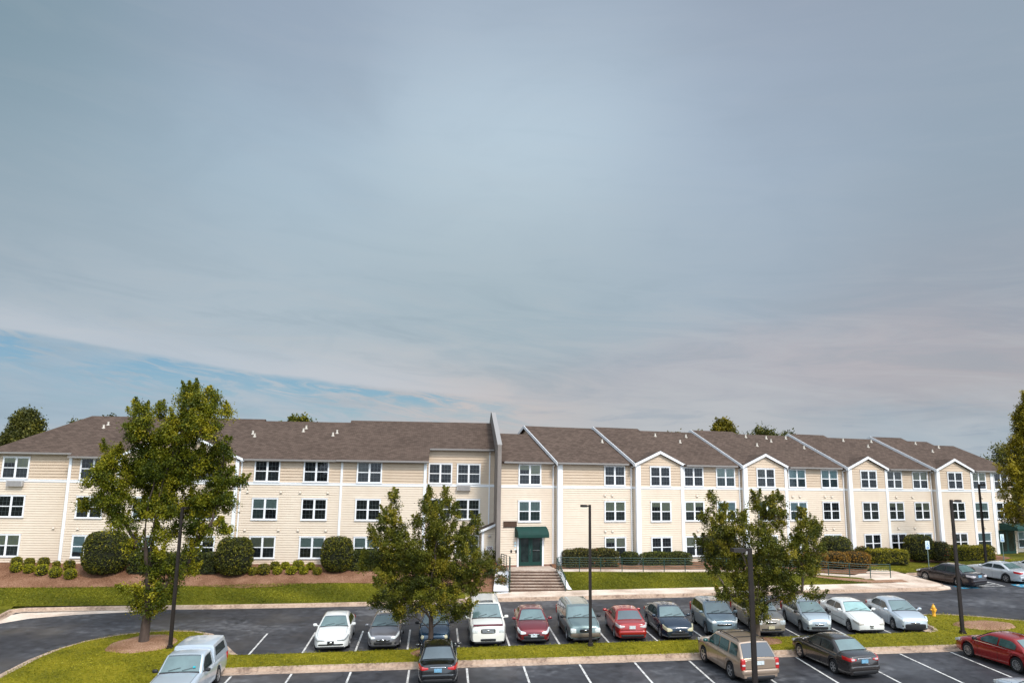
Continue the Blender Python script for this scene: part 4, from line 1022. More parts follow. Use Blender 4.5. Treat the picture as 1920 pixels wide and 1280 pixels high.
# distant trees
def far_tree(label, x, y, ztop, r, hh, n=90, m=leaf_d, per=30, size=.17, kind=0):
    z0 = 1.7; cs = []; ts = []; H_ = ztop-z0
    b = MB(); b.tube([(0, 0, -.2), (.1, 0, H_*.5), (0, 0, H_*.93)], [.3, .2, .04], 7)
    for i in range(n):
        if kind == 0:      # rounded crown
            a = rng.uniform(0, 6.28); el = rng.uniform(-.3, 1.45); rr = rng.uniform(.6, 1.0)*(1+.15*math.sin(3*a+x))
            p = np.array([r*rr*math.cos(a)*math.cos(el), r*rr*math.sin(a)*math.cos(el), H_-hh+hh*rr*math.sin(el)])
        else:              # pine: open layers
            t = rng.uniform(0, 1)**.8; a = rng.uniform(0, 6.28); rr = r*(1-t*.8)*rng.uniform(.3, 1)
            p = np.array([rr*math.cos(a), rr*math.sin(a), H_-hh+hh*t+.25*math.sin(5*a)])
        tn_ = np.clip(rng.normal(.45, .2), 0, 1)
        for k_ in range(3 if kind else 1): cs.append(p+np.array([rng.normal(0, .08), 0, k_*.28])); ts.append(tn_)
        if i % 4 == 0: b.tube([(0, 0, max(1, p[2]-1.2)), tuple(p)], [.06, .02], 4)
    return shrub_like('pine_tree' if kind else 'oak_tree', label, 'tree', (x, y, z0), cs, ts, per, .38 if kind == 0 else .3, size, m, inner=b)
far_tree('dark leafy tree at the left edge beyond the hipped roof', -65.5, 92, 13.7, 5.4, 7.5, 360, size=.16, kind=1)
far_tree('tree with a tufted crown rising left of the hipped roof', -57.6, 90, 15.3, 4.0, 5.6, 300, kind=1, size=.14)
far_tree('lower tree peeping just above the left hip of the roof', -53.2, 93, 14.2, 2.6, 4.5, 150, kind=1)
far_tree('branch tips at the very left edge above the other trees', -66.9, 90, 16.0, 2.4, 4.2, 90, kind=1, size=.18)
far_tree('crown tip just clearing the ridge left of the tall maple', -49.5, 93, 15.0, 2.0, 3.0, 60, kind=1)
far_tree('sparse tree tops above the left ridge before the fire wall', -27.6, 98, 15.6, 4.4, 2.6, 80, m=leaf_b, kind=1)
far_tree('low ragged tree between the two crowns left of the hipped roof', -61.8, 95, 13.6, 3.6, 4.6, 150, kind=1, size=.15)
far_tree('low treetop just above the ridge left of the yellow-green tree', 21.0, 101, 14.1, 2.2, 2.2, 50, m=leaf_c, kind=1)
far_tree('low ragged treetop right of the low dark crown above the ridge', 36.9, 101, 14.3, 1.8, 2.0, 40, kind=1)
far_tree('yellow-green round tree above the ridge of the second gabled bay', 24.2, 100, 14.9, 3.4, 3.2, 110, m=leaf_c)
far_tree('loose tree crown between the yellow-green and dark trees above the ridge', 29.3, 104, 16.4, 2.9, 3.0, 70, m=leaf_c, kind=1)
far_tree('dark rounded tree above the ridge of the third gabled bay', 32.6, 98, 15.9, 2.3, 3.0, 90)
far_tree('low dark crown right of the dark rounded tree above the ridge', 34.8, 99, 14.9, 1.5, 2.0, 40)
far_tree('small flat dark crown above the ridge near the fourth roof step', 42.6, 116, 16.0, 2.4, 1.8, 60)
far_tree('tiny crown just above the low end of the farthest roof', 68.5, 106, 14.0, 2.0, 2.2, 40)
far_tree('light green tree between the far roof end and the conifer', 74.5, 108, 14.6, 4.6, 6.0, 140, m=leaf_c, size=.2)
# grass blades
grass_bl = leafm('grass_blades', [(0, (0.0874, 0.0979, 0.0039)), (.5, (0.2257, 0.2133, 0.0065)), (1, (0.4368, 0.3711, 0.0260))], .2)
lawn_bl = leafm('lawn_blades', [(0, (0.0635, 0.0769, 0.0053)), (.5, (0.1589, 0.1682, 0.0070)), (1, (0.4022, 0.3605, 0.0264))], .2)
def inside(poly, s, d):
    c = np.zeros(len(s), bool); n = len(poly)
    for i in range(n):
        (x1, y1), (x2, y2) = poly[i], poly[(i+1) % n]
        hit = ((y1 > d) != (y2 > d)) & (s < (x2-x1)*(d-y1)/(y2-y1+1e-12)+x1); c ^= hit
    return c
def blades(name, poly, n, zf, m, size=.05):
    P_ = np.array(poly); s = rng.uniform(P_[:, 0].min(), P_[:, 0].max(), n); d = rng.uniform(P_[:, 1].min(), P_[:, 1].max(), n)
    k = inside(poly, s, d); s = s[k]; d = d[k]
    tone = .45+.16*np.sin(s*1.1+2*np.sin(d*.8))+.12*np.sin(d*2.3+s*.6)+rng.normal(0, .13, len(s))
    P3 = np.array([(*PF(a_, b_), zf(a_, b_)) for a_, b_ in zip(s, d)])
    o = leaves(name, P3, np.clip(tone, 0, 1), 2, .035, size, m, None, up=.15, aspect=.28); return struct(o, 'stuff')
ol = [q for q in outl if q[1] > 30]; i0 = ol[0]
ol = [(-12.25, 32)]+[q for q in outl if q[1] > 32]+[(-20.3, 32)]
blades('grass', ol, 95000, lambda s, d: zP(s, d)+.18, grass_bl, .045)
blades('lawn_grass', [(-34, 54.9), (-22, 54.75), (-9, 54.1), (1.8, 54.4), (4.8, 56.0), (1.5, 56.6), (-9, 57.1), (-17, 56.9), (-34, 57)], 60000, lambda s, d: H(s, d)+.03, lawn_bl, .045)
blades('lawn_grass', [(9.7, 56.3), (32.5, 56.3), (28.3, 57.8), (27, 58.3), (15, 58.1), (9.3, 58.0)], 26000, lambda s, d: H(s, d)+.03, lawn_bl, .045)
blades('lawn_grass', [(34.8, 61.95), (38, 60.4), (55, 60.3), (62, 66.5), (52, 66.6), (44, 63.2), (36, 62.6)], 26000, lambda s, d: H(s, d)+.03, grass_bl, .05)
# clipped shrubs
def ball(name, label, s, d, rx, rz, m, z=None, flat=1.0, n=1000, size=.05, ry=None, per=4, group=None, cat='shrub', boxy=.55, tmean=.42, fr=PF):
    x, y = fr(s, d); z = H(s, d) if z is None else z; ry = ry or rx
    cs = []; ts = []
    sg = lambda v, p: np.sign(v)*np.abs(v)**p
    u = rng.uniform(0, 2*math.pi, n); t = np.arcsin(rng.uniform(-.96, 1, n))
    ct, st = np.cos(t), np.sin(t)
    wob = 1+.02*np.sin(3*u+s)+.02*np.sin(5*t+d)
    P = np.stack([rx*sg(ct, boxy)*np.cos(u)*wob, ry*sg(ct, boxy)*np.sin(u)*wob, rz*(1+sg(st, flat))*1.0], 1)
    P[:, 2] = np.maximum(P[:, 2], .03)
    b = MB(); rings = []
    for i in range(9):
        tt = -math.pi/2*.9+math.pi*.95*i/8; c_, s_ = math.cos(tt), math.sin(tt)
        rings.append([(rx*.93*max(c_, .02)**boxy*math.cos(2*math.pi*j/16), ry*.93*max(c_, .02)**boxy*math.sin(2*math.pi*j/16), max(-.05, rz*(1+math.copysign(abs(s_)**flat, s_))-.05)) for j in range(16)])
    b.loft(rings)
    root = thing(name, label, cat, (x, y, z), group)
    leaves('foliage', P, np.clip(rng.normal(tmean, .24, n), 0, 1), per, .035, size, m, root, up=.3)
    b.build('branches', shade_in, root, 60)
    return root
ball('round_bush', 'big clipped round bush left of the tall maple trunk', -24.0, 58.75, 1.52, 1.46, leaf_box, n=2600, per=5, flat=.75)
ball('round_bush', 'big clipped round bush under the left white corner trim, right of the maple', -14.85, 58.5, 1.27, 1.30, leaf_box, n=2200, per=5, flat=.75)
ball('round_bush', 'big clipped round bush beside the dark hedge left of the median tree', -7.55, 59.0, 1.13, 1.22, leaf_box, n=2000, per=5, flat=.75)
ball('round_bush', 'dark round bush mostly hidden behind the spiky median tree', 23.3, 63.2, 1.25, 1.15, leaf_hey, n=1500, z=2.25, flat=.75, tmean=.25)
ball('round_bush', 'clipped round bush above the russet hedge', 34.3, 64.6, 1.28, 1.02, leaf_box, n=1600, z=2.25, flat=.75)
ball('round_bush', 'clipped round bush behind the nearer parking sign', 42.4, 65.4, 1.2, 1.08, leaf_box, n=1500, z=2.25, flat=.75)
ball('round_bush', 'smaller rust-tinged bush right of the nearer parking sign', 43.9, 64.9, .88, .82, leaf_ros, n=900, z=2.25, flat=.8)
small = [(-30.66, 59.9, 'far left, in the back row', 'b'), (-30.12, 58.85, 'far left, in the front row', 'y'), (-29.0, 59.85, 'second from the left, in the back row', 'b'), (-28.5, 58.7, 'second from the left, in the front row', 'y'), (-27.45, 59.8, 'third from the left, in the back row', 'b'),
         (-27.1, 58.35, 'third from the left, in the front row', 'y'), (-26.0, 59.6, 'fourth from the left, in the back row', 's'), (-25.65+.0, 58.0, 'fourth from the left, in the front row', 'y')]
small = [(30, 1062, .44), (29, 1074, .46), (54, 1064, .42), (53, 1076, .44), (81, 1064, .46), (76, 1080, .52), (105, 1065, .28), (102, 1084, .50), (129, 1068, .46), (132, 1087, .50)]
pos = [(-30.66, 59.94), (-30.12, 58.95), (-29.68, 59.78), (-29.16, 58.8), (-28.69, 59.78), (-28.15, 58.5), (-27.76, 59.7), (-27.05, 58.2), (-26.66, 59.3), (-25.95, 58.0)]
wd = ['first back-row', 'first front-row', 'second back-row', 'second front-row', 'third back-row', 'third front-row', 'tiny back-row', 'fourth front-row', 'last back-row', 'last front-row']
for (s, d), q, w in zip(pos, small, wd):
    fy = 'front' in w
    ball('small_bush', ('golden' if fy else 'dark green')+' little bush, '+w+' one from the left edge of the mulch', s, d, q[2]*.78, q[2]*.70, leaf_yel if fy else leaf_hey, n=420, size=.04, group='little bushes left of the big round bush', boxy=.7)
pos2 = [(-13.45, 58.4, .38, 'half hidden behind the second big round bush', 0), (-12.7, 58.45, .55, 'largest dark one in the middle group', 0), (-12.1, 59.3, .4, 'at the back beside the largest dark one', 0), (-11.75, 58.5, .37, 'in front below the gap between the windows', 1), (-11.35, 59.35, .36, 'second in the back row of the middle group', 1), (-10.75, 58.45, .42, 'in the front middle under the dark lower sash', 1), (-10.4, 59.2, .5, 'widest in the back row of the middle group', 1), (-9.85, 58.5, .36, 'small front one of the middle group', 1), (-9.5, 59.25, .36, 'last in the back row of the middle group', 1), (-8.85, 58.4, .36, 'touching the third big round bush', 0)]
for s, d, r_, w, y_ in pos2:
    ball('small_bush', 'little '+('golden' if y_ else 'dark green')+' bush, '+w, s, d, r_*.78, r_*.68, leaf_yel if y_ else leaf_hey, n=420, size=.04, group='little bushes between the second and third big round bush', boxy=.7)
def hedge(label, pts, w, h, m, z=None, n=None, tmean=.42, fr=PF, size=.05, topm=None):
    """box-like hedge along a polyline"""
    a, c = Vector(pts[0]), Vector(pts[-1]); L_ = (c-a).length; t = (c-a)/L_; nn = Vector((-t.y, t.x)); mid = a.lerp(c, .5)
    x, y = fr(*mid); z = H(mid.x, mid.y) if z is None else z
    n = n or int(L_*(w+2*h)*130); P = []
    T = Vector((Vector(fr(*c))-Vector(fr(*a))).normalized()); NN = Vector((-T.y, T.x))
    e = .28
    u = rng.uniform(-1, 1, n); k = rng.uniform(0, 1, n)*(w+2*h)
    ww = np.where(k < h, -w/2, np.where(k < h+w, k-h-w/2, w/2)); hh = np.where(k < h, k, np.where(k < h+w, h, w+2*h-k))
    endf = np.clip((np.abs(u)*L_/2-(L_/2-.35))/.35, 0, 1); 
    cornerz = np.clip((np.abs(ww)-(w/2-.2))/.2, 0, 1)*np.clip((hh-(h-.2))/.2, 0, 1)
    hh = hh*(1-.18*endf**2)-cornerz*.07+.05*np.sin(u*L_*1.7+label.__len__()); ww = ww*(1-.3*endf**2)-np.sign(ww)*cornerz*.07
    ne = n//7; ue = np.sign(rng.uniform(-1, 1, ne)); we = rng.uniform(-.42, .42, ne)*w; he = rng.uniform(0, h*.85, ne)
    U = np.concatenate([u*L_/2, ue*(L_/2)]); Wd = np.concatenate([ww, we]); Hh = np.concatenate([hh, he])
    P = np.stack([T.x*U+NN.x*Wd, T.y*U+NN.y*Wd, np.maximum(Hh, .02)], 1)
    root = thing('hedge', label, 'hedge', (x, y, z))
    tt = rng.normal(tmean, .22, len(P))+np.where(Hh > h*.88, .16, 0) if topm else rng.normal(tmean, .22, len(P))
    leaves('foliage', P, np.clip(tt, 0, 1), 4, .045, size, m, root, up=.3)
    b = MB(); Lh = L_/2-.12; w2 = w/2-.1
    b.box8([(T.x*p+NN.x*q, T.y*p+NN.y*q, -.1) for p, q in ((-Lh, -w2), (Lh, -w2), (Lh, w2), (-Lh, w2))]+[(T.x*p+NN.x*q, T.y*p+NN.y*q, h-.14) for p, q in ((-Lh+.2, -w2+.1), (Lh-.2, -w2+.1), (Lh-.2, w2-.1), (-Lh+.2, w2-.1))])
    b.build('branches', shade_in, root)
    return root
hedge('dark clipped hedge directly behind the trunk of the tall maple', [(-22.3, 59.0), (-16.0, 58.9)], 1.3, 1.3, leaf_hed)
hedge('dark clipped hedge between the third big round bush and the median tree', [(-6.6, 59.4), (-.8, 59.4)], 1.3, 1.3, leaf_hed)
hedge('brown-topped hedge just right of the entry steps', [(9.7, 60.4), (14.1, 61.0)], 1.2, 1.25, leaf_ros, z=2.2, tmean=.36)
ball('round_bush', 'small dark bush between the two hedges right of the entry steps', 15.3, 61.5, .72, .5, leaf_hed, z=2.2, n=700)
hedge('long low dark hedge right of the small dark bush', [(16.2, 61.6), (20.4, 62.0)], 1.1, .92, leaf_hed, z=2.2, tmean=.6)
hedge('low hedge hidden behind the spiky median tree', [(22.6, 61.4), (29.6, 62.2)], 1.1, .8, leaf_hed, z=2.15, tmean=.6)
for i, (s, d, w, lb) in enumerate(((30.9, 61.8, 1.1, 'nearest the spiky tree'), (32.8, 62.1, 1.2, 'in the middle of the row'), (34.8, 62.3, 1.1, 'next to the green hedge'))):
    ball('russet_bush', 'russet rounded bush behind the path railing, '+lb, s, d, w, .62, leaf_red, z=1.98, n=1100, ry=.9, group='russet bushes behind the path railing', flat=.8)
ball('round_bush', 'small reddish bush under the white corner trim behind the russet bushes', 37.3, 65.6, .7, .55, leaf_ros, z=2.25, n=500)
hedge('yellow-green hedge left of the round bush and parking sign', [(37.0, 64.2), (40.2, 64.0)], 1.6, 1.05, leaf_hey, z=2.2, tmean=.45, topm=1)
hedge('yellow-topped hedge below the farthest windows', [(45.6, 66.2), (50.3, 66.9)], 1.3, 1.12, leaf_hey, z=2.25, tmean=.42, topm=1)
# planting beside the steps
b = MB(); q = [(4.02, 55.95), (5.02, 56.0), (5.08, 56.6), (5.18, 57.7), (5.0, 58.6), (4.75, 58.9), (4.3, 58.4), (4.15, 57.3), (3.9, 56.6)]
def Hb(s, d): return lerp(zP(4.5, 56)+.2, LZ-.02, clamp((d-55.9)/2.1))
b.poly([(*PF(4.0, 55.75), zP(4, 55.7)+.17), (*PF(5.0, 55.8), zP(5, 55.7)+.17), (*PF(5.02, 55.95), zP(5, 56)+.2), (*PF(3.95, 55.9), zP(4, 56)+.2)])
for (a0, c0, e0), (a1, c1, e1) in zip(((3.95, 5.02, 55.9), (4.0, 5.05, 56.4), (4.1, 5.12, 57), (4.2, 5.18, 57.8), (4.3, 5.1, 58.6)), ((4.0, 5.05, 56.4), (4.1, 5.12, 57), (4.2, 5.18, 57.8), (4.3, 5.1, 58.6), (4.45, 4.95, 59.3))):
    b.quad(*[(*PF(u_, v_), Hb(u_, v_)+.08) for u_, v_ in ((a0, e0), (c0, e0), (c1, e1), (a1, e1))])
struct(b.build('gravel_bed', whiteg))
b = MB()
for (a0, e0), (a1, e1) in zip([(9.35, 56.25), (9.2, 56.8), (9.0, 57.6)], [(9.2, 56.8), (9.0, 57.6), (8.9, 58.1)]):
    b.quad(*[(*PF(u_, v_), H(9.6, v_)+.06) for u_, v_ in ((a0, e0), (a0+.32, e0), (a1+.28, e1), (a1, e1))])
struct(b.build('gravel_bed', whiteg))
def loose(label, s, d, z, r, hh, m, n=70, size=.06, per=16, name='rose_bush'):
    x, y = PF(s, d); root = thing(name, label, 'shrub', (x, y, z)); cs = []; b = MB()
    for i in range(n):
        a = rng.uniform(0, 6.28); rr = r*rng.uniform(.15, 1)**.6; zz = hh*rng.uniform(.15, 1)*(1-.35*(rr/r)**2); p = (rr*math.cos(a), rr*math.sin(a), zz); cs.append(p)
        if i % 3 == 0: b.tube([(0, 0, -.05), (p[0]*.5, p[1]*.5, zz*.6), p], [.018, .012, .005], 4)
    leaves('foliage', cs, np.clip(rng.normal(.45, .25, n), 0, 1), per, .09, size, m, root, up=.3); b.build('stems', bark, root)
    return root
loose('leafy shrub below the number sign beside the fire wall', 3.6, 60.3, 2.05, .95, 1.55, leaf_b, 110, name='leafy_shrub')
loose('dark shrub between the number sign shrub and the landing railing', 4.45, 59.3, 1.95, .6, 1.0, leaf_ros, 60, name='leafy_shrub')
loose('rose bush in white gravel beside the upper steps', 4.45, 58.1, 1.7, .62, .85, leaf_ros, 80)
loose('rose bush in white gravel beside the lower steps', 4.62, 56.95, 1.15, .60, .85, leaf_ros, 90)
loose('low shrub on the mulch slope behind the median tree', 1.9, 58.4, 1.5, .8, .8, leaf_hey, 70, name='leafy_shrub')

# ------------------------------------------------------------------ CARS
def car(name, label, cat, s, d, head, spec, paint, fr=PF, group=None):
    """head: degrees from the -d direction (nose towards the viewer), counter-clockwise"""
    L, W, Ht = spec['L'], spec['W'], spec['H']; hw = W/2
    x, y = fr(s, d); z = zp(x, y)
    root = thing(name, label, cat, (x, y, z+.004), group)
    yaw = -math.pi/2+TP+R(head)
    nrm = Vector((-.01854, -.04413, 1)).normalized(); fx = Vector((math.cos(yaw), math.sin(yaw), 0)); fx = (fx-nrm*fx.dot(nrm)).normalized(); fy = nrm.cross(fx)
    M3 = Matrix((fx, fy, nrm)).transposed().to_4x4(); M3.translation = root.location; root.matrix_world = M3
    wb = spec.get('wb', .58*L); xf = L/2-spec.get('fo', .18*L); xr = xf-wb; Rw = spec.get('R', .325); Ra = Rw+.055
    hz, cz, bz, tz = spec['hood'], spec['cowl'], spec['belt'], spec['deck']; zb = spec.get('zb', .2)
    a1, a2, a3, a4 = spec['cab']           # windscreen base, roof front, roof rear, rear glass base
    nose = spec.get('nose', .78); tail = spec.get('tail', .82)
    dark2 = spec.get('lower')
    # --- lower body
    def plan(xx):
        e = abs(xx); c = L/2-.75
        if e <= c: return hw*(1-.02*(e/c)**2)
        t = (e-c)/.75; lim = nose if xx > 0 else tail
        return hw*.98*(1-(1-lim)*t**2.3)
    def top(xx):
        if xx >= a1: t = (xx-a1)/(L/2-a1); return lerp(cz, hz, t**1.6)-.05*max(0, (t-.9)/.1)**2
        if xx <= a4: t = (a4-xx)/(a4+L/2+1e-6); return lerp(tz+.0, tz-.06*(1 if a4+L/2 > .5 else 0), t**2)
        t = (xx-a4)/(a1-a4); return lerp(bz+.01, cz, t**2) if t > .0 else bz
    xs = sorted(set([round(v, 3) for v in list(np.linspace(-L/2, L/2, 45))+[xf-Ra, xf+Ra, xr-Ra, xr+Ra, -L/2+.02, L/2-.02, -L/2+.06, L/2-.06]]))
    rings = []
    for xx in xs:
        w = plan(xx); zt = top(xx); zl_ = zb
        for xc in (xf, xr):
            q = abs(xx-xc)
            if q < Ra: zl_ = max(zl_, Rw+math.sqrt(max(Ra*Ra-q*q, 0)))
        e = L/2-abs(xx); br = .5
        if e < .06:
            k = 1-e/.06; w *= 1-.035*k*k; zt -= .035*k*k; zl_ += .05*k*k
        if abs(xx) > L/2-.35: zl_ = max(zl_, zb+.03)
        zm = lerp(zl_, zt, .45); zc = zt-.1
        if zm > zc: zm = zc-.01
        bul = 1.0
        ring = [(0, zl_+.0), (w*.80, zl_), (w*.965, zl_+.015), (w*1.0, lerp(zl_, zm, .6)), (w*1.0, zm+.02), (w*.985, lerp(zm, zc, .75)), (w*.955, zc+.03), (w*.90, zt-.022), (w*.80, zt+.002), (w*.4, zt+.028), (0, zt+.035)]
        rings.append([(xx, a, b_) for a, b_ in ring]+[(xx, -a, b_) for a, b_ in ring[-2:0:-1]])
    b = MB(); b.loft(rings)
    # --- greenhouse
    def house(b, a1, a2, a3, a4, Ht, zb1, zb4, wr, wbl):
        def prof(xx):
            if xx > a2: t = (a1-xx)/(a1-a2); return lerp(zb1-.02, Ht-.02, clamp(t)**.93)
            if xx < a3: t = (xx-a4)/(a3-a4); return lerp(zb4-.02, Ht-.035, clamp(t)**.88)
            t = (xx-(a2+a3)/2)/((a2-a3)/2); return Ht-.03*abs(t)**2.2
        def wat(z): return wbl+(wr-wbl)*(z-bz)/(Ht-bz)
        xs = list(np.linspace(a1, a2, 8))+list(np.linspace(a2, a3, 10))[1:]+list(np.linspace(a3, a4, 8))[1:]
        rg = []
        for xx in xs[::-1]:
            h = prof(xx); z0 = min(bz, zb1, zb4)-.06; hs = max(h-.10, z0+.02)
            ring = [(wat(bz)*1.0, z0), (wat(hs), hs), (wat(h)-.02, max(h-.035, z0+.03)), (wat(h)-.09, max(h-.004, z0+.035)), (wat(h)*.45, h+.02), (0, h+.028)]
            rg.append([(xx, a, c) for a, c in ring]+[(xx, -a, c) for a, c in ring[-2::-1]])
        b.loft(rg, closed=False); 
        return prof, wat
    prof, wat = house(b, a1, a2, a3, a4, Ht, cz, tz if a4+L/2 > .35 else bz, spec['wr']*hw, hw*.93)
    if spec.get('topper'):
        q = spec['topper']; house(b, q[0], q[1], q[2], q[3], q[4], bz, bz, hw*.84, hw*.95)
    body = b.build('body', paint, root, 38)
    # underside shade box
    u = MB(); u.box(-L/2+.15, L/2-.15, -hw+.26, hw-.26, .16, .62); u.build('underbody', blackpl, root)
    # glass
    def crown(xx, yy): w = wat(prof(xx))-.05; return prof(xx)+.026*(1-(abs(yy)/w)**2.2)
    def gl(xa, xb, name_, m, inset, both=False, n=8):
        g = MB(); rows = []
        for i in range(n+1):
            xx = lerp(xa, xb, i/n); w = (wat(prof(xx))-inset)*.965; rows.append([(xx+.012*(1 if xa > 0 else -1), w*q_, crown(xx, w*q_)+.014) for q_ in np.linspace(-1, 1, 9)])
        g.loft(rows, closed=False); return g.build(name_, m, root, 60)
    gl(lerp(a1, a2, .07), lerp(a1, a2, .86), 'windscreen', spec.get('wsg', wsg), .07)
    if not spec.get('topper'):
        z4 = spec.get('rw', (.06, .90)); gl(lerp(a4, a3, z4[0]), lerp(a4, a3, z4[1]), 'rear_window', spec.get('rwg', rwg), .08)
    gl(lerp(a1, a2, .0), lerp(a1, a2, .065), 'cowl', blackpl, .05)
    gl(lerp(a1, a2, .86), lerp(a1, a2, .945), 'tint_band', rwg, .085)
    # wiper and cowl line
    g = MB()
    for yy in (-.28, .30):
        xx = lerp(a1, a2, .1); x2 = lerp(a1, a2, .24); g.tube([(xx+.03, hw*yy-.2, crown(xx, 0)+.03), (x2+.03, hw*yy+.28, crown(x2, 0)+.03)], .009, 4)
    g.build('wiper', blackpl, root)
    wins = spec['wins']
    for sg in (-1, 1):
        for (xa, xb) in wins:
            g = MB(); rows = []
            n = 9
            for i in range(n+1):
                xx = lerp(xa, xb, i/n); z0 = bz+.03; zt = max(min(prof(xx)-.115, Ht-.125), z0+.004)
                rows.append([(xx, sg*(wat(z_)+.012), z_) for z_ in (z0, lerp(z0, zt, .5), zt)])
            g.loft(rows, closed=False); g.build('side_window', spec.get('swg', swg), root)
        for (xa, xb) in wins[:2]:
            g = MB(); g.rbox((xb+.17 if xb > -9 else 0, sg*(hw*.985+.012), bz-.13), (.10, .018, .018), .5); g.build('door_handle', spec.get('trimm', paint), root)
        # mirrors
        g = MB(); mx = a1-.28; g.rbox((mx, sg*(hw+.10), bz+.09), (.075, .115, .075), .7); g.tube([(mx, sg*(hw*.9), bz+.02), (mx, sg*(hw+.06), bz+.06)], .028, 5); g.build('mirror', spec.get('mir', paint), root, 40)
    if spec.get('topper'):
        q = spec['topper']
        for sg in (-1, 1):
            g = MB(); z0, z1 = bz+.2, q[4]-.17
            def tw(z_): return hw*.95+(hw*.84-hw*.95)*(z_-bz)/(q[4]-bz)+.022
            # note: same linear flank as the topper shell
            fl = lambda z_: hw*.95+(hw*.84-hw*.95)*(z_-bz)/(q[4]-bz)+.015
            pts = [(q[1]-.18, z0), (q[2]+.12, z0), (q[2]+.28, z1), (q[1]-.02-.18, z1)]
            g.poly([(px, sg*fl(pz), pz) for px, pz in (pts if sg < 0 else pts[::-1])]); g.build('side_window', swg, root)
    # lamps
    lm = spec.get('lamp', lampw); kind = spec.get('lk', 0)
    def lens(g, end, sg, ya, yb, zl_, zh_, up=.03):
        lim = nose if end > 0 else tail; c = L/2-.75; rr = []; n = 8
        for i in range(n+1):
            yy = lerp(ya, yb, i/n); q = 1-yy/(hw*.98); tt = clamp(q/(1-lim))**(1/2.3) if yy > lim*hw*.98 else 1.
            xx = (c+.75*tt); xo = end*(xx+.018); xi = end*(xx-.10); zt_ = top(end*min(xx, L/2-.07))+up*i/n; yo = yy+.012*(i/n)
            k_ = .55+.45*min(1, 2.5*i/n)
            zm_ = (zl_+zh_)/2; z0_, z1_ = zt_+zm_+(zl_-zm_)*k_, zt_+zm_+(zh_-zm_)*k_
            rr.append([(xo, sg*yo, z0_), (xo+end*.006, sg*yo, (z0_+z1_)/2), (xo-end*.03, sg*(yo-.004), z1_), (xi, sg*(yo-.06), z1_-.01), (xi, sg*(yo-.06), z0_)])
        g.loft(rr)
    for sg in (-1, 1):
        g = MB()
        zt = top(L/2)
        if kind == 1: g.ell((L/2-.13, sg*hw*.68, zt-.06), (.13, .145, .135))
        elif kind == 2: g.rbox((L/2-.10, sg*hw*.70, zt-.15), (.11, .17, .13), .35)
        else:
            lens(g, 1, sg, hw*spec.get('li', .48), hw*.945, -.165*spec.get('lh', 1)+.0, -.045)
        h_ = g.build('headlight', lm, root, 40)
        g = MB(); zz = tz-.14; tk = spec.get('tk', 0)
        if tk == 1: g.rbox((-L/2+.08, sg*hw*.85, lerp(bz, .5, .35)), (.09, .10, .24), .3)
        else: lens(g, -1, sg, hw*.48, hw*.955, -.20, -.05, 0.)
        tl = g.build('tail_light', spec.get('tm', lampr), root, 40)
        if spec.get('tw'):
            g = MB()
            if tk == 1: g.rbox((-L/2+.06, sg*hw*.85, lerp(bz, .5, .38)), (.10, .085, .045), .4)
            else: g.rbox((-L/2-.012, sg*hw*.66, top(-L/2+.07)-.13), (.022, .09, .04), .4)
            g.build('reversing_lamp', lamprw, tl, 40)
    # nose details
    fx_ = L/2
    g = MB(); gm = spec.get('grille', (.44, .075)); zt = top(L/2)
    g.rbox((fx_-.015, 0, zt-.16), (.045, hw*gm[0], gm[1]), .35); gr = g.build('grille', blackpl, root, 40)
    if spec.get('chr', 1):
        g = MB(); g.rbox((fx_+.022, 0, zt-.16+gm[1]*.55), (.02, hw*gm[0]*.92, .016), .4)
        if gm[1] > .09: g.rbox((fx_+.022, 0, zt-.16), (.02, hw*gm[0]*.92, .014), .4); g.rbox((fx_+.022, 0, zt-.16-gm[1]*.55), (.02, hw*gm[0]*.92, .014), .4)
        g.build('chrome_bar', chrome, gr, 40)
    g = MB(); g.ell((fx_+.035, 0, zt-.14), (.02, .075, .045)); g.build('badge', chrome, gr, 60)
    g = MB(); it = spec.get('intake', (.55, .07)); g.rbox((fx_-.01, 0, .40), (.045, hw*it[0], it[1]), .3); g.build('lower_intake', blackpl, root, 40)
    if spec.get('fog', 1):
        for sg in (-1, 1): g = MB(); g.rbox((fx_-.07, sg*hw*.70, .40), (.07, .09, .05), .5); g.build('fog_lamp', blackpl if spec.get('fog', 1) == 1 else lampw, root, 40)
    if spec.get('fplate') is not None: g = MB(); g.box(fx_+.02, fx_+.045, -.17, .17, .42, .58); g.build('number_plate', spec['fplate'], root)
    # tail details
    g = MB(); pz = spec.get('pz', top(-L/2)-.2); g.box(-fx_-.03, -fx_-.002, -.17, .17, pz-.08, pz+.08); g.build('number_plate', spec.get('rplate', platw), root)
    if spec.get('tchr', 1): g = MB(); g.rbox((-fx_-.005, 0, pz+.12), (.02, .36, .022), .4); g.build('boot_trim', chrome if spec.get('tchr', 1) == 1 else paint, root, 40)
    g = MB(); g.rbox((-fx_+.03, 0, .33), (.07, hw*.72, .07), .3); g.build('bumper_skirt', blackpl, root, 40)
    g = MB(); g.rbox((fx_-.05, 0, .26), (.07, hw*.75, .05), .3); g.build('bumper_skirt', blackpl, root, 40)
    if spec.get('bump') is not None:
        for sx in (-1, 1): g = MB(); g.rbox((sx*(fx_-.1), 0, .46), (.14, hw*.90, .12), .35); g.build('bumper', spec['bump'], root, 40)
    if spec.get('side') is not None:
        for sg in (-1, 1): g = MB(); g.box(xr+Ra+.05, xf-Ra-.05, sg*(hw+.005)-.012, sg*(hw+.005)+.012, spec['side'][0], spec['side'][1]); g.build('side_moulding', spec['side'][2], root)
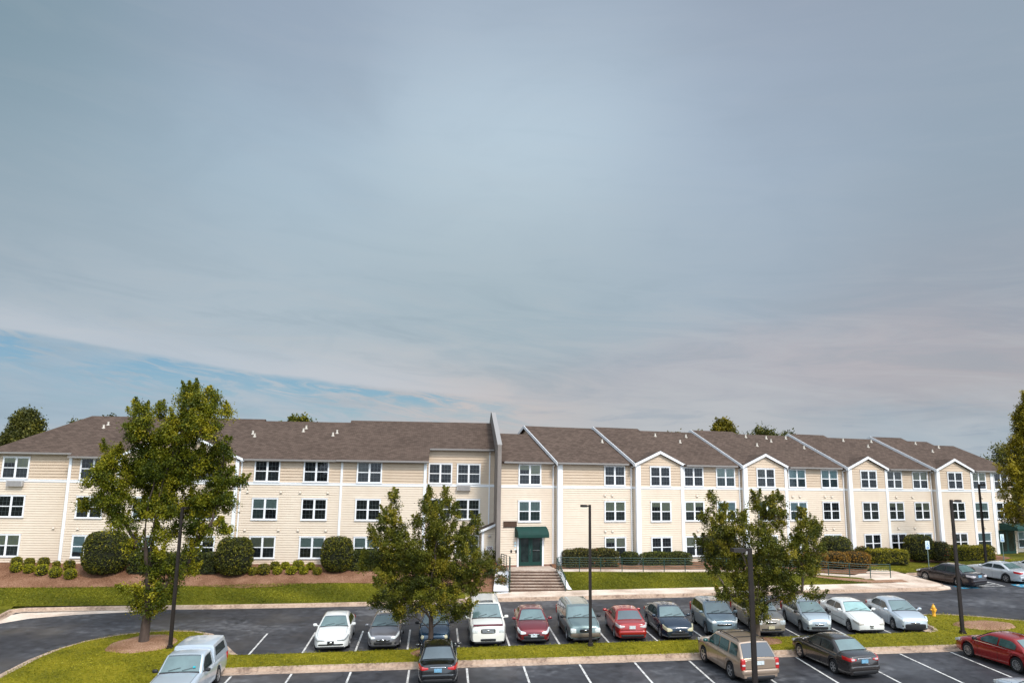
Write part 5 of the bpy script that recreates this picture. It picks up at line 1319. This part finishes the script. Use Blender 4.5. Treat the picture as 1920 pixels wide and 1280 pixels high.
    if spec.get('rails'):
        for sg in (-1, 1):
            g = MB(); yy = sg*(spec['wr']*hw-.1); g.tube([(a2-.25, yy, Ht-.02), (a2-.4, yy, Ht+.055), ((a2+a3)/2, yy, Ht+.07), (a3+.3, yy, Ht+.055), (a3+.15, yy, Ht-.02)], .02, 5); g.build('roof_rail', spec['rails'], root, 50)
        if spec.get('cross'):
            for xx in (a2-.7, a3+.6): g = MB(); g.tube([(xx, -spec['wr']*hw+.1, Ht+.06), (xx, spec['wr']*hw-.1, Ht+.06)], .018, 5); g.build('cross_bar', spec['rails'], root)
    if spec.get('sun'):
        g = MB(); xa, xb = a2-.12, a2-.62; rows = [[(xx, yy, crown(xx, yy)+.012) for yy in np.linspace(-.4, .4, 5)] for xx in np.linspace(xa, xb, 4)]; g.loft(rows, closed=False); g.build('sunroof', rwg, root, 60)
    if spec.get('spoil'):
        g = MB(); g.rbox((-fx_+.16, 0, tz+.05), (.14, hw*.72, .022), .4); g.build('spoiler', paint, root, 40)
    if spec.get('ant'):
        g = MB(); g.tube([(a3+.3, 0, Ht), (a3+.12, 0, Ht+.17)], .012, 4); g.build('aerial', blackpl, root)
    if spec.get('bump') is None:
        g = MB(); g.rbox((-fx_+.075, 0, zb+.30), (.125, hw*tail*1.05, .105), .28); g.build('bumper', paint, root, 40)
        g = MB(); g.box(-fx_-.006, -fx_+.05, -hw*tail*.9, hw*tail*.9, zb+.42, zb+.435); g.build('bumper_gap', blackpl, root)
    # bonnet and boot seams
    for sg in (-1, 1):
        g = MB(); pts = [(lerp(a1+.02, L/2-.14, q_), sg*min(hw*.80, plan(lerp(a1, L/2-.14, q_))*.84)) for q_ in (0, .25, .5, .75, 1)]
        for (xa_, ya_), (xb_, yb_) in zip(pts, pts[1:]): g.quad((xa_, ya_-.006, top(xa_)+.008), (xb_, yb_-.006, top(xb_)+.008), (xb_, yb_+.006, top(xb_)+.008), (xa_, ya_+.006, top(xa_)+.008))
        g.build('bonnet_seam', blackpl, root)
    # door seams
    for sg in (-1, 1):
        for xx in [a1-.32]+[(wins[i][1]+wins[i+1][0])/2 for i in range(len(wins)-1)][:1]+([wins[1][1]+.25] if len(wins) > 1 else []):
            g = MB()
            for q_ in range(5):
                z0_, z1_ = lerp(zb+.12, bz-.02, q_/5), lerp(zb+.12, bz-.02, (q_+1)/5)
                wv = lambda z_: plan(xx)*(1.0 if z_ < (zb+bz)/2+.05 else lerp(1.0, .955, (z_-(zb+bz)/2-.05)/(bz-(zb+bz)/2-.05)))+.003
                g.quad((xx-.007, sg*wv(z0_), z0_), (xx+.007, sg*wv(z0_), z0_), (xx+.007, sg*wv(z1_), z1_), (xx-.007, sg*wv(z1_), z1_))
            g.build('door_seam', blackpl, root)
    # wheels
    nsp = spec.get('spokes', 7)
    for xc in (xf, xr):
        for sg in (-1, 1):
            g = MB(); yo = sg*(hw-.015); yi = sg*(hw-.235)
            prof_ = [(Rw*.60, yo-sg*.03), (Rw*.66, yo-sg*.004), (Rw*.90, yo), (Rw*.985, yo-sg*.03), (Rw, yo-sg*.07), (Rw, yi+sg*.05), (Rw*.9, yi), (.05, yi), (.05, yo-sg*.06), (Rw*.60, yo-sg*.06)]
            g.lathe(prof_, (xc, 0, Rw), 'y', 24); wh = g.build('wheel', tyre_m, root, 40)
            g = MB(); rr = Rw*.655
            g.lathe([(rr*.88, yo-sg*.055), (rr*.90, yo-sg*.012), (rr, yo-sg*.008), (rr*1.0, yo-sg*.03), (rr*.88, yo-sg*.055)], (xc, 0, Rw), 'y', 24)
            g.lathe([(.02, yo-sg*.012), (rr*.22, yo-sg*.014), (rr*.25, yo-sg*.05), (.02, yo-sg*.05)], (xc, 0, Rw), 'y', 12)
            for k in range(nsp):
                a = 2*math.pi*k/nsp+.3; ca, sa = math.cos(a), math.sin(a); w_ = rr*1.7/nsp*.42
                pts = []
                for r_, w2 in ((rr*.15, w_*.8), (rr*.93, w_*1.1)):
                    for yy in (yo-sg*.045, yo-sg*.016): 
                        pts.append([(xc+r_*ca-w2*sa, yy, Rw+r_*sa+w2*ca), (xc+r_*ca+w2*sa, yy, Rw+r_*sa-w2*ca)])
                A, B_, C_, D_ = pts; g.box8([A[0], A[1], C_[1], C_[0], B_[0], B_[1], D_[1], D_[0]])
            g.build('rim', rim_m, wh, 40)
    if spec.get('stick'):
        g = MB(); xx = lerp(a1, a2, .25); g.box(xx-.03+.04, xx+.03+.04, hw*.52, hw*.62, crown(xx, hw*.57)+.02, crown(xx, hw*.57)+.07); g.build('sticker', stick, root)
    if spec.get('shield') is not None:
        g = MB(); rows = [[(L/2-.05-k*.13, yy, top(L/2-.05-k*.13)+.05+.02*k) for yy in np.linspace(-hw*.8, hw*.8, 7)] for k in range(2)]; g.loft(rows, closed=False); g.build('bonnet_guard', spec['shield'], root)
    return root
def paint(name, c, metal=.35, rough=.28, coat=1., spec=.5):
    m = mat(name, c, rough, metal=metal, spec=spec, coat=coat); return m
def sedan(**k):
    d = dict(L=4.72, W=1.80, H=1.44, hood=.72, cowl=.98, belt=.96, deck=1.02, wr=.68, cab=(1.05, .25, -.95, -1.62), wins=[(.72, -.22), (-.30, -1.22)], wb=2.75, fo=.92, R=.32); d.update(k); return d
def hatch(**k):
    d = dict(L=4.15, W=1.70, H=1.52, hood=.80, cowl=1.05, belt=1.0, deck=1.0, wr=.72, cab=(1.15, .2, -1.35, -1.98), wins=[(.80, -.05), (-.13, -.95), (-1.03, -1.55)], wb=2.55, fo=.82, R=.31, nose=.72, tail=.86, tk=1, pz=.78); d.update(k); return d
def suv(**k):
    d = dict(L=4.75, W=1.88, H=1.78, hood=.98, cowl=1.15, belt=1.10, deck=1.1, wr=.76, cab=(1.15, .45, -1.95, -2.30), wins=[(.80, -.12), (-.20, -1.05), (-1.20, -1.95)], wb=2.75, fo=.88, R=.37, zb=.27, nose=.86, tail=.9, tk=1, pz=.95, grille=(.36, .10)); d.update(k); return d
pw = paint('white_car_paint', (.72, .72, .70), 0, .3); pw2 = paint('cream_white_car_paint', (.74, .72, .66), 0, .3)
psil = paint('silver_car_paint', (.40, .46, .50), .5, .3); pgr = paint('grey_car_paint', (.20, .195, .21), .5, .3)
pblue = paint('dark_blue_car_paint', (.014, .045, .085), .3, .25); pnavy = paint('navy_car_paint', (.008, .022, .045), .3, .25)
pred = paint('dark_red_car_paint', (.17, .008, .012), .3, .28); pred2 = paint('red_car_paint', (.34, .014, .012), .2, .3); pred3 = paint('crimson_car_paint', (.30, .010, .009), .3, .25)
psage = paint('sage_car_paint', (.17, .23, .225), .4, .3); psky = paint('pale_blue_car_paint', (.24, .31, .35), .5, .28)
pcham = paint('champagne_car_paint', (.36, .31, .25), .45, .3); ptan = paint('tan_car_paint', (.36, .265, .195), .45, .3)
pblk = paint('black_car_paint', (.006, .006, .007), .1, .18); pchar = paint('charcoal_car_paint', (.045, .038, .036), .45, .25); pchar2 = paint('brown_black_car_paint', (.028, .022, .026), .4, .25)
pslv = paint('bright_silver_car_paint', (.56, .58, .60), .4, .3); plt = paint('pale_silver_car_paint', (.55, .61, .67), .4, .3)
yguard = mat('red_guard', (.10, .01, .018), .2, coat=.6)
def front(d0, L): return d0+L/2
G1 = 'cars in the upper parking row'; G2 = 'cars in the lower parking row'; G3 = 'cars in the accessible stalls'
car('parked_car', 'white sedan parked first from the left in the upper row, nose to the median', 'car', -5.55, front(42.1, 4.9), 1.5, sedan(L=4.9, W=1.86, H=1.42, hood=.68, deck=.98, chr=0, grille=(.10, .02), lh=.72, li=.34, lamp=mat('smoky_lamp', (.26, .27, .27), .15, coat=.6), fog=0, intake=(.7, .035), nose=.74, fplate=blackpl), pw, group=G1)
car('parked_car', 'grey compact sedan with chrome bar grille beneath the median tree', 'car', -2.75, front(42.1, 4.5), -1, sedan(L=4.5, W=1.74, H=1.45, cab=(1.25, .25, -.95, -1.6), hood=.74, cowl=1.0, sun=1, grille=(.42, .045), fplate=blackpl, nose=.72), pgr, group=G1)
car('parked_car', 'small dark blue sedan with round headlights behind the median trunk', 'car', -.1, front(42.3, 4.35), -.5, sedan(L=4.35, W=1.70, H=1.40, cab=(1.15, .25, -.85, -1.45), hood=.66, cowl=.95, lk=1, lamp=lampy, mir=blackpl, grille=(.3, .03), chr=0, nose=.74), pblue, group=G1)
car('parked_suv', 'large white off-roader with chrome grille and dark red bonnet guard', 'suv', 2.75, front(42.15, 5.1), 0, suv(L=5.1, W=1.98, H=1.90, hood=1.05, cowl=1.22, belt=1.17, cab=(1.35, .62, -2.1, -2.5), wins=[(1.0, .02), (-.08, -1.05), (-1.2, -2.1)], lk=2, sun=1, rails=pw, grille=(.40, .12), intake=(.42, .06), shield=yguard, fog=2, rwg=rwg, R=.39), pw2, group=G1)
car('parked_car', 'dark red sedan with slim chrome grille facing the median', 'car', 5.35, front(42.4, 4.7), -3, sedan(L=4.75, W=1.82, H=1.45, hood=.74, fplate=platw, grille=(.36, .05), intake=(.62, .09), sun=0, lh=1.2), pred, group=G1)
car('parked_suv', 'sage green crossover with roof rails and dark lower panels', 'suv', 8.02, front(42.25, 4.95), 0, suv(L=4.95, W=1.86, H=1.66, hood=.90, cowl=1.10, belt=1.06, cab=(1.3, .55, -1.9, -2.4), wins=[(.95, .0), (-.1, -1.05), (-1.15, -2.0)], lk=2, rails=chrome, mir=blackpl, bump=mat('dull_brown_bumper', (.11, .085, .06), .6), side=(.3, .62, mat('dark_cladding', (.055, .045, .035), .5)), grille=(.34, .09), lamp=lampw, chr=0, R=.34, fog=0), psage, group=G1)
car('parked_car', 'red sedan parked tail first with a silver number plate in the upper row', 'car', 10.75, front(42.35, 4.6)-0, 177, sedan(L=4.6, W=1.78, H=1.44, cab=(1.2, .3, -.95, -1.62), tm=lamprw, tchr=0, rplate=platw, pz=.78, hood=.74, deck=1.0), pred2, group=G1)
car('parked_car', 'dark navy sedan with yellowed headlights in the upper row', 'car', 13.25, front(42.2, 4.8), -.5, sedan(L=4.8, W=1.80, H=1.46, spoil=1, lamp=lampy, lh=1.4, grille=(.32, .035), chr=0, hood=.74), pnavy, group=G1)
car('parked_suv', 'pale blue small crossover with sunroof in the upper row', 'suv', 16.05, front(42.6, 4.3), -4, suv(L=4.3, W=1.78, H=1.60, hood=.92, cowl=1.10, belt=1.08, cab=(1.25, .35, -1.45, -2.05), wins=[(.85, -.05), (-.13, -1.0), (-1.06, -1.5)], wb=2.6, fo=.85, R=.34, sun=1, grille=(.46, .06), intake=(.5, .1), lh=1.0, nose=.78), psky, group=G1)
car('parked_suv', 'champagne coloured crossover with a cream plate behind the pale trunk', 'suv', 18.75, front(42.6, 4.7), -4, suv(L=4.7, W=1.84, H=1.70, hood=.95, cowl=1.12, belt=1.08, lk=2, fplate=platy, rails=pcham, grille=(.33, .05), lh=1.2, intake=(.6, .04)), pcham, group=G1)
car('parked_car', 'silver grey one-box hatchback in the upper row', 'car', 21.6, front(42.6, 4.1), -6, hatch(wsg=wsg, grille=(.3, .04), lh=1.6, cab=(1.35, .25, -1.4, -1.98), hood=.78, mir=blackpl), psil, group=G1)
car('parked_car', 'white older sedan with a pale sunshade between two silver cars', 'car', 24.4, front(42.3, 5.0), -3, sedan(L=5.05, W=1.84, H=1.42, hood=.70, deck=1.0, cab=(1.1, .3, -.95, -1.7), lamp=mat('cloudy_lamp', (.45, .42, .38), .4), grille=(.12, .03), chr=0, fog=0, intake=(.1, .02), wsg=mat('sunshade_glass', (.24, .40, .385), .1, coat=1., spec=.8, var=.2, vscale=1.5), side=(.55, .58, gutm), mir=pw), pw, group=G1)
car('parked_car', 'pale silver sedan with wide black lower grille, last in the upper row', 'car', 27.15, front(42.35, 4.65), -6, sedan(L=4.65, W=1.78, H=1.45, cab=(1.2, .25, -.95, -1.65), hood=.76, grille=(.3, .025), chr=0, intake=(.66, .12), lh=.9, fog=1), plt, group=G1)
# lower row
car('pickup_truck', 'silver pickup truck with a matching bed topper beside the grass island', 'pickup', -10.8, 36.3, 0, dict(L=5.65, W=1.98, H=1.76, hood=.98, cowl=1.16, belt=1.12, deck=1.12, wr=.78, cab=(1.2, .45, -.45, -.62), wins=[(.80, -.28)], wb=3.1, fo=.95, R=.37, zb=.33, nose=.9, tail=.93, lk=2, grille=(.5, .12), topper=(-.60, -.68, -2.42, -2.78, 1.86), mir=blackpl, tk=1, stick=1, bump=chrome, pz=.6, ), plt, group=G2)
car('parked_car', 'black sedan seen from behind, tail lights glowing red, blue number plate', 'car', .12, 38.1, 180, sedan(L=4.75, W=1.82, H=1.46, rplate=platb, cab=(1.15, .3, -.95, -1.68), tw=0, deck=1.02), pblk, group=G2)
car('parked_suv', 'tan off-roader seen from behind with roof rails and tinted glass', 'suv', 14.25, 36.95, 186, suv(L=4.75, W=1.92, H=1.74, rails=blackpl, cross=1, tw=1, cab=(1.2, .45, -1.78, -2.30), wins=[(.86, -.1), (-.17, -1.0), (-1.16, -1.86)], rplate=platw, spokes=5, swg=mat('green_side_glass', (.02, .045, .04), .05, spec=.8, coat=1., var=.5, vscale=2), mir=mat('teal_mirror', (.01, .09, .09), .3, coat=.6), rwg=mat('smoked_glass', (.028, .03, .038), .06, spec=.9, coat=1.), tchr=0), ptan, group=G2)
car('parked_car', 'charcoal sedan seen from behind with pale rear window and blue number plate', 'car', 19.25, 37.2, 186.5, sedan(L=4.8, W=1.8, H=1.47, tw=1, rplate=platb, spokes=6, rwg=wsg, cab=(1.12, .3, -.95, -1.62), deck=1.06), pchar, group=G2)
car('parked_car', 'crimson sedan with multi-spoke wheels at the right edge of the lower row', 'car', 27.75, 36.4, 189, sedan(L=4.85, W=1.84, H=1.44, R=.34, spokes=12, rwg=wsg, swg=mat('teal_side_glass', (.045, .09, .09), .05, spec=.9, coat=1., var=.5, vscale=2), mir=blackpl, ant=1, cab=(1.2, .35, -1.0, -1.75), side=(.93, .955, chrome)), pred3, group=G2)
car('parked_car', 'pale grey car just peeping in at the bottom right corner', 'car', 24.2, 29.45, 180, sedan(L=4.8, W=1.84, H=1.45, hood=.8), plt, group='cars in the nearest row')
# accessible stalls
car('parked_car', 'brown-black sedan in the accessible stall beside the pavement end', 'car', 39.0, 56.5, 197, sedan(L=4.8, W=1.82, H=1.47, tm=lamprw, rplate=platb, pz=.85, tchr=0, rwg=wsg, spokes=7), pchar2, group=G3)
car('parked_car', 'silver coupe-like sedan in front of the farthest lamp post', 'car', 43.6, 57.55, 197, sedan(L=4.75, W=1.78, H=1.38, cab=(.9, .15, -.9, -1.6), deck=1.0, spokes=6, rwg=wsg, tchr=0), pslv, group=G3)
car('parked_car', 'white car cut off by the right edge beside the silver coupe-like sedan', 'car', 47.7, 58.3, 197, sedan(L=4.75, W=1.8, H=1.44), pw, group=G3)

# ------------------------------------------------------------------ LIGHT AND SKY
SUN_EL, SUN_AZ = R(44), R(150)      # azimuth clockwise from +Y: behind the camera, to the right
w = bpy.data.worlds.new('World'); bpy.context.scene.world = w; w.use_nodes = True
nt = w.node_tree; N = nt.nodes; L = nt.links
bg = N['Background']; out = N['World Output']
sky = N.new('ShaderNodeTexSky'); sky.sky_type = 'NISHITA'; sky.sun_disc = False; sky.sun_elevation = SUN_EL; sky.sun_rotation = SUN_AZ
L.new(sky.outputs[0], bg.inputs[0]); bg.inputs[1].default_value = .05
tc = N.new('ShaderNodeTexCoord'); sep = N.new('ShaderNodeSeparateXYZ'); L.new(tc.outputs['Generated'], sep.inputs[0])
def mth(op, a, b=None, c=None, cl=False):
    n = N.new('ShaderNodeMath'); n.operation = op; n.use_clamp = cl
    for i, v in enumerate((a, b, c)):
        if v is None: continue
        if isinstance(v, (int, float)): n.inputs[i].default_value = v
        else: L.new(v, n.inputs[i])
    return n.outputs[0]
def comb(x, y, z):
    n = N.new('ShaderNodeCombineXYZ')
    for i, v in enumerate((x, y, z)):
        if isinstance(v, (int, float)): n.inputs[i].default_value = v
        else: L.new(v, n.inputs[i])
    return n.outputs[0]
def noise(vec, sc, det=5, ro=.5, dist=0):
    n = N.new('ShaderNodeTexNoise'); n.inputs['Scale'].default_value = sc; n.inputs['Detail'].default_value = det; n.inputs['Roughness'].default_value = ro; n.inputs['Distortion'].default_value = dist
    L.new(vec, n.inputs['Vector']); return n.outputs['Fac']
def rng_(v, a, b, c=0., d=1., sm=True):
    n = N.new('ShaderNodeMapRange'); n.interpolation_type = 'SMOOTHSTEP' if sm else 'LINEAR'
    for i, q in enumerate((a, b, c, d)): n.inputs[i+1].default_value = q
    L.new(v, n.inputs[0]); return n.outputs[0]
def mixc(f, a, b):
    n = N.new('ShaderNodeMix'); n.data_type = 'RGBA'
    if isinstance(f, (int, float)): n.inputs[0].default_value = f
    else: L.new(f, n.inputs[0])
    for i, v in ((6, a), (7, b)):
        if isinstance(v, tuple): n.inputs[i].default_value = (*v, 1)
        else: L.new(v, n.inputs[i])
    return n.outputs[2]
X, Y, Z = sep.outputs
el = mth('ARCSINE', Z); az = mth('ARCTAN2', X, Y)          # radians, az positive to the right
zz_ = mth('ADD', mth('MAXIMUM', Z, 0.), .16)
deck = comb(mth('DIVIDE', X, zz_), mth('DIVIDE', Y, zz_), 0.)
big = noise(deck, .55, 4, .5, .6); fine = noise(deck, 2.2, 6, .55, .8)
streak = noise(comb(mth('MULTIPLY', az, 2.2), mth('ADD', mth('MULTIPLY', el, 13.), mth('MULTIPLY', az, 2.2)), 0.), 1.6, 6, .6, .5)
# cloud cover: tint varies with bearing and height over the sky
ANCH = [(-0.648, 0.496, (0.182, 0.267, 0.326)), (-0.362, 0.534, (0.273, 0.338, 0.429)), (0.025, 0.586, (0.299, 0.362, 0.452)), (0.393, 0.537, (0.259, 0.308, 0.389)), (0.627, 0.473, (0.268, 0.333, 0.406)), (-0.595, 0.325, (0.233, 0.318, 0.381)), (-0.367, 0.366, (0.359, 0.469, 0.564)), (0.026, 0.461, (0.463, 0.577, 0.666)), (0.318, 0.431, (0.342, 0.423, 0.527)), (0.601, 0.326, (0.257, 0.332, 0.404)), (-0.535, 0.221, (0.308, 0.378, 0.438)), (-0.323, 0.219, (0.349, 0.431, 0.485)), (-0.009, 0.325, (0.403, 0.487, 0.544)), (0.278, 0.284, (0.327, 0.400, 0.474)), (0.572, 0.181, (0.311, 0.325, 0.370)), (-0.444, 0.168, (0.436, 0.498, 0.555)), (-0.183, 0.138, (0.468, 0.486, 0.518)), (-0.000, 0.213, (0.309, 0.390, 0.441)), (-0.041, 0.096, (0.551, 0.476, 0.452)), (0.205, 0.135, (0.394, 0.390, 0.430)), (0.431, 0.154, (0.457, 0.422, 0.441)), (0.581, 0.109, (0.415, 0.381, 0.389)), (0.237, 0.080, (0.436, 0.452, 0.474)), (0.562, 0.062, (0.374, 0.452, 0.506)), (-0.566, 0.072, (0.293, 0.394, 0.477)), (-0.313, 0.071, (0.337, 0.425, 0.500)), (-0.496, 0.113, (0.259, 0.385, 0.500))]
wob_a = mth('ADD', az, mth('MULTIPLY', mth('SUBTRACT', big, .5), .10)); wob_e = mth('ADD', el, mth('MULTIPLY', mth('SUBTRACT', fine, .5), .06))
tot = None; acc = None
for a_, e_, c_ in ANCH:
    lowp = e_ < .16
    da = mth('MULTIPLY', mth('SUBTRACT', wob_a, a_), 5.2 if not lowp else 7.5); de_ = mth('MULTIPLY', mth('SUBTRACT', wob_e, e_), 8.5 if not lowp else 26.)
    w_ = mth('ADD', mth('POWER', 2.718, mth('MULTIPLY', mth('ADD', mth('MULTIPLY', da, da), mth('MULTIPLY', de_, de_)), -1.)), .00002)
    tot = w_ if tot is None else mth('ADD', tot, w_)
    v = N.new('ShaderNodeVectorMath'); v.operation = 'SCALE'; v.inputs[0].default_value = c_; L.new(w_, v.inputs['Scale'])
    if acc is None: acc = v.outputs[0]
    else:
        s_ = N.new('ShaderNodeVectorMath'); s_.operation = 'ADD'; L.new(acc, s_.inputs[0]); L.new(v.outputs[0], s_.inputs[1]); acc = s_.outputs[0]
dv = N.new('ShaderNodeVectorMath'); dv.operation = 'SCALE'; L.new(acc, dv.inputs[0]); L.new(mth('DIVIDE', 1., tot), dv.inputs['Scale'])
cloud = dv.outputs[0]
line = mth('SUBTRACT', mth('SUBTRACT', .098, mth('MULTIPLY', az, .092)), el)     # > 0 below the cloud edge
edge = mth('ADD', line, mth('MULTIPLY', mth('SUBTRACT', streak, .5), .022))
bandw = mth('MULTIPLY', mth('MULTIPLY', rng_(edge, -.045, -.003), rng_(edge, .004, -.002)), rng_(az, .1, -.2))
fib = noise(comb(mth('MULTIPLY', az, 2.6), mth('ADD', mth('MULTIPLY', el, 16.), mth('MULTIPLY', az, 1.2)), 5.), 2.0, 9, .62, .7)
cloud = mixc(mth('MULTIPLY', mth('MULTIPLY', rng_(fib, .45, .68), rng_(el, .30, .12, .12, 1.)), .38), cloud, (.46, .48, .50))
cloud = mixc(mth('MULTIPLY', mth('MULTIPLY', rng_(fib, .50, .32), rng_(el, .34, .12, .2, 1.)), .26), cloud, (.22, .30, .36))
cloud = mixc(mth('MULTIPLY', rng_(fine, .45, .75), .16), cloud, (.24, .31, .38))
cloud = mixc(mth('MULTIPLY', mth('MULTIPLY', rng_(el, .13, .05), rng_(az, -.15, .1)), rng_(noise(comb(mth('MULTIPLY', az, 5.), mth('ADD', mth('MULTIPLY', el, 45.), mth('MULTIPLY', az, -2.)), 7.), 1.5, 6, .6, .6), .52, .68, 0, .55)), cloud, (.27, .33, .40))
cloud = mixc(mth('MULTIPLY', bandw, .5), cloud, (.50, .53, .58))
# glow added to the unseen sky round the sun, behind the viewer, as fill
sd = (math.sin(SUN_AZ)*math.cos(SUN_EL), math.cos(SUN_AZ)*math.cos(SUN_EL), math.sin(SUN_EL))
dot = mth('ADD', mth('ADD', mth('MULTIPLY', X, sd[0]), mth('MULTIPLY', Y, sd[1])), mth('MULTIPLY', Z, sd[2]))
glow = rng_(dot, .12, 1., 0., 1.)
gl2 = mth('ADD', 1., mth('MULTIPLY', glow, 3.6))
# open band low on the left where the blue sky shows
open_ = mth('MULTIPLY', rng_(edge, -.002, .007), rng_(edge, .095, .010))
open_ = mth('MULTIPLY', open_, rng_(az, .10, -.12))
wisp = rng_(noise(comb(mth('MULTIPLY', az, 5.), mth('ADD', mth('MULTIPLY', el, 34.), mth('MULTIPLY', az, 4.5)), 3.), 2.4, 10, .68, 1.1), .43, .60, 1., .0)
wisp = mth('MULTIPLY', wisp, rng_(noise(comb(mth('MULTIPLY', az, 3.), mth('MULTIPLY', el, 9.), 9.), 2.2, 5, .6, .4), .38, .56, .25, 1.))
open_ = mth('MULTIPLY', open_, wisp)
bgc = N.new('ShaderNodeBackground'); L.new(cloud, bgc.inputs[0]); L.new(gl2, bgc.inputs[1])
bl_ = N.new('ShaderNodeBackground'); bl_.inputs[0].default_value = (.01, .19, .34, 1); bl_.inputs[1].default_value = .45
add = N.new('ShaderNodeAddShader'); L.new(bg.outputs[0], add.inputs[0]); L.new(bl_.outputs[0], add.inputs[1])
mx = N.new('ShaderNodeMixShader'); L.new(mth('MULTIPLY', open_, 1.), mx.inputs[0]); L.new(bgc.outputs[0], mx.inputs[1]); L.new(add.outputs[0], mx.inputs[2]); L.new(mx.outputs[0], out.inputs[0])
su = bpy.data.lights.new('sun', 'SUN'); su.energy = 2.55; su.angle = R(11); su.color = (1, .92, .82)
so = bpy.data.objects.new('sun', su); C.objects.link(so); so.rotation_euler = Vector(sd).to_track_quat('Z', 'Y').to_euler()

# ------------------------------------------------------------------ CAMERA
cam = bpy.data.cameras.new('camera'); co = bpy.data.objects.new('camera', cam); C.objects.link(co)
f_px, pit, rol = 1411.4, R(10.19), R(.756)
cam.sensor_width = 36; cam.lens = 36*f_px/1920; cam.clip_end = 6000; cam.clip_start = .5
fw_ = Vector((0, math.cos(pit), math.sin(pit))); up_ = Vector((0, -math.sin(pit), math.cos(pit))); rt = Vector((1, 0, 0))
r2 = rt*math.cos(rol)+up_*math.sin(rol); u2 = -rt*math.sin(rol)+up_*math.cos(rol)
Mc = Matrix((r2, u2, -fw_)).transposed().to_4x4(); Mc.translation = (0, 0, 9); co.matrix_world = Mc
sc = bpy.context.scene; sc.camera = co
sc.render.engine = 'CYCLES'; sc.render.resolution_x = 1024; sc.render.resolution_y = 682
sc.view_settings.view_transform = 'Standard'; sc.view_settings.look = 'None'; sc.view_settings.exposure = .2; sc.view_settings.gamma = 1
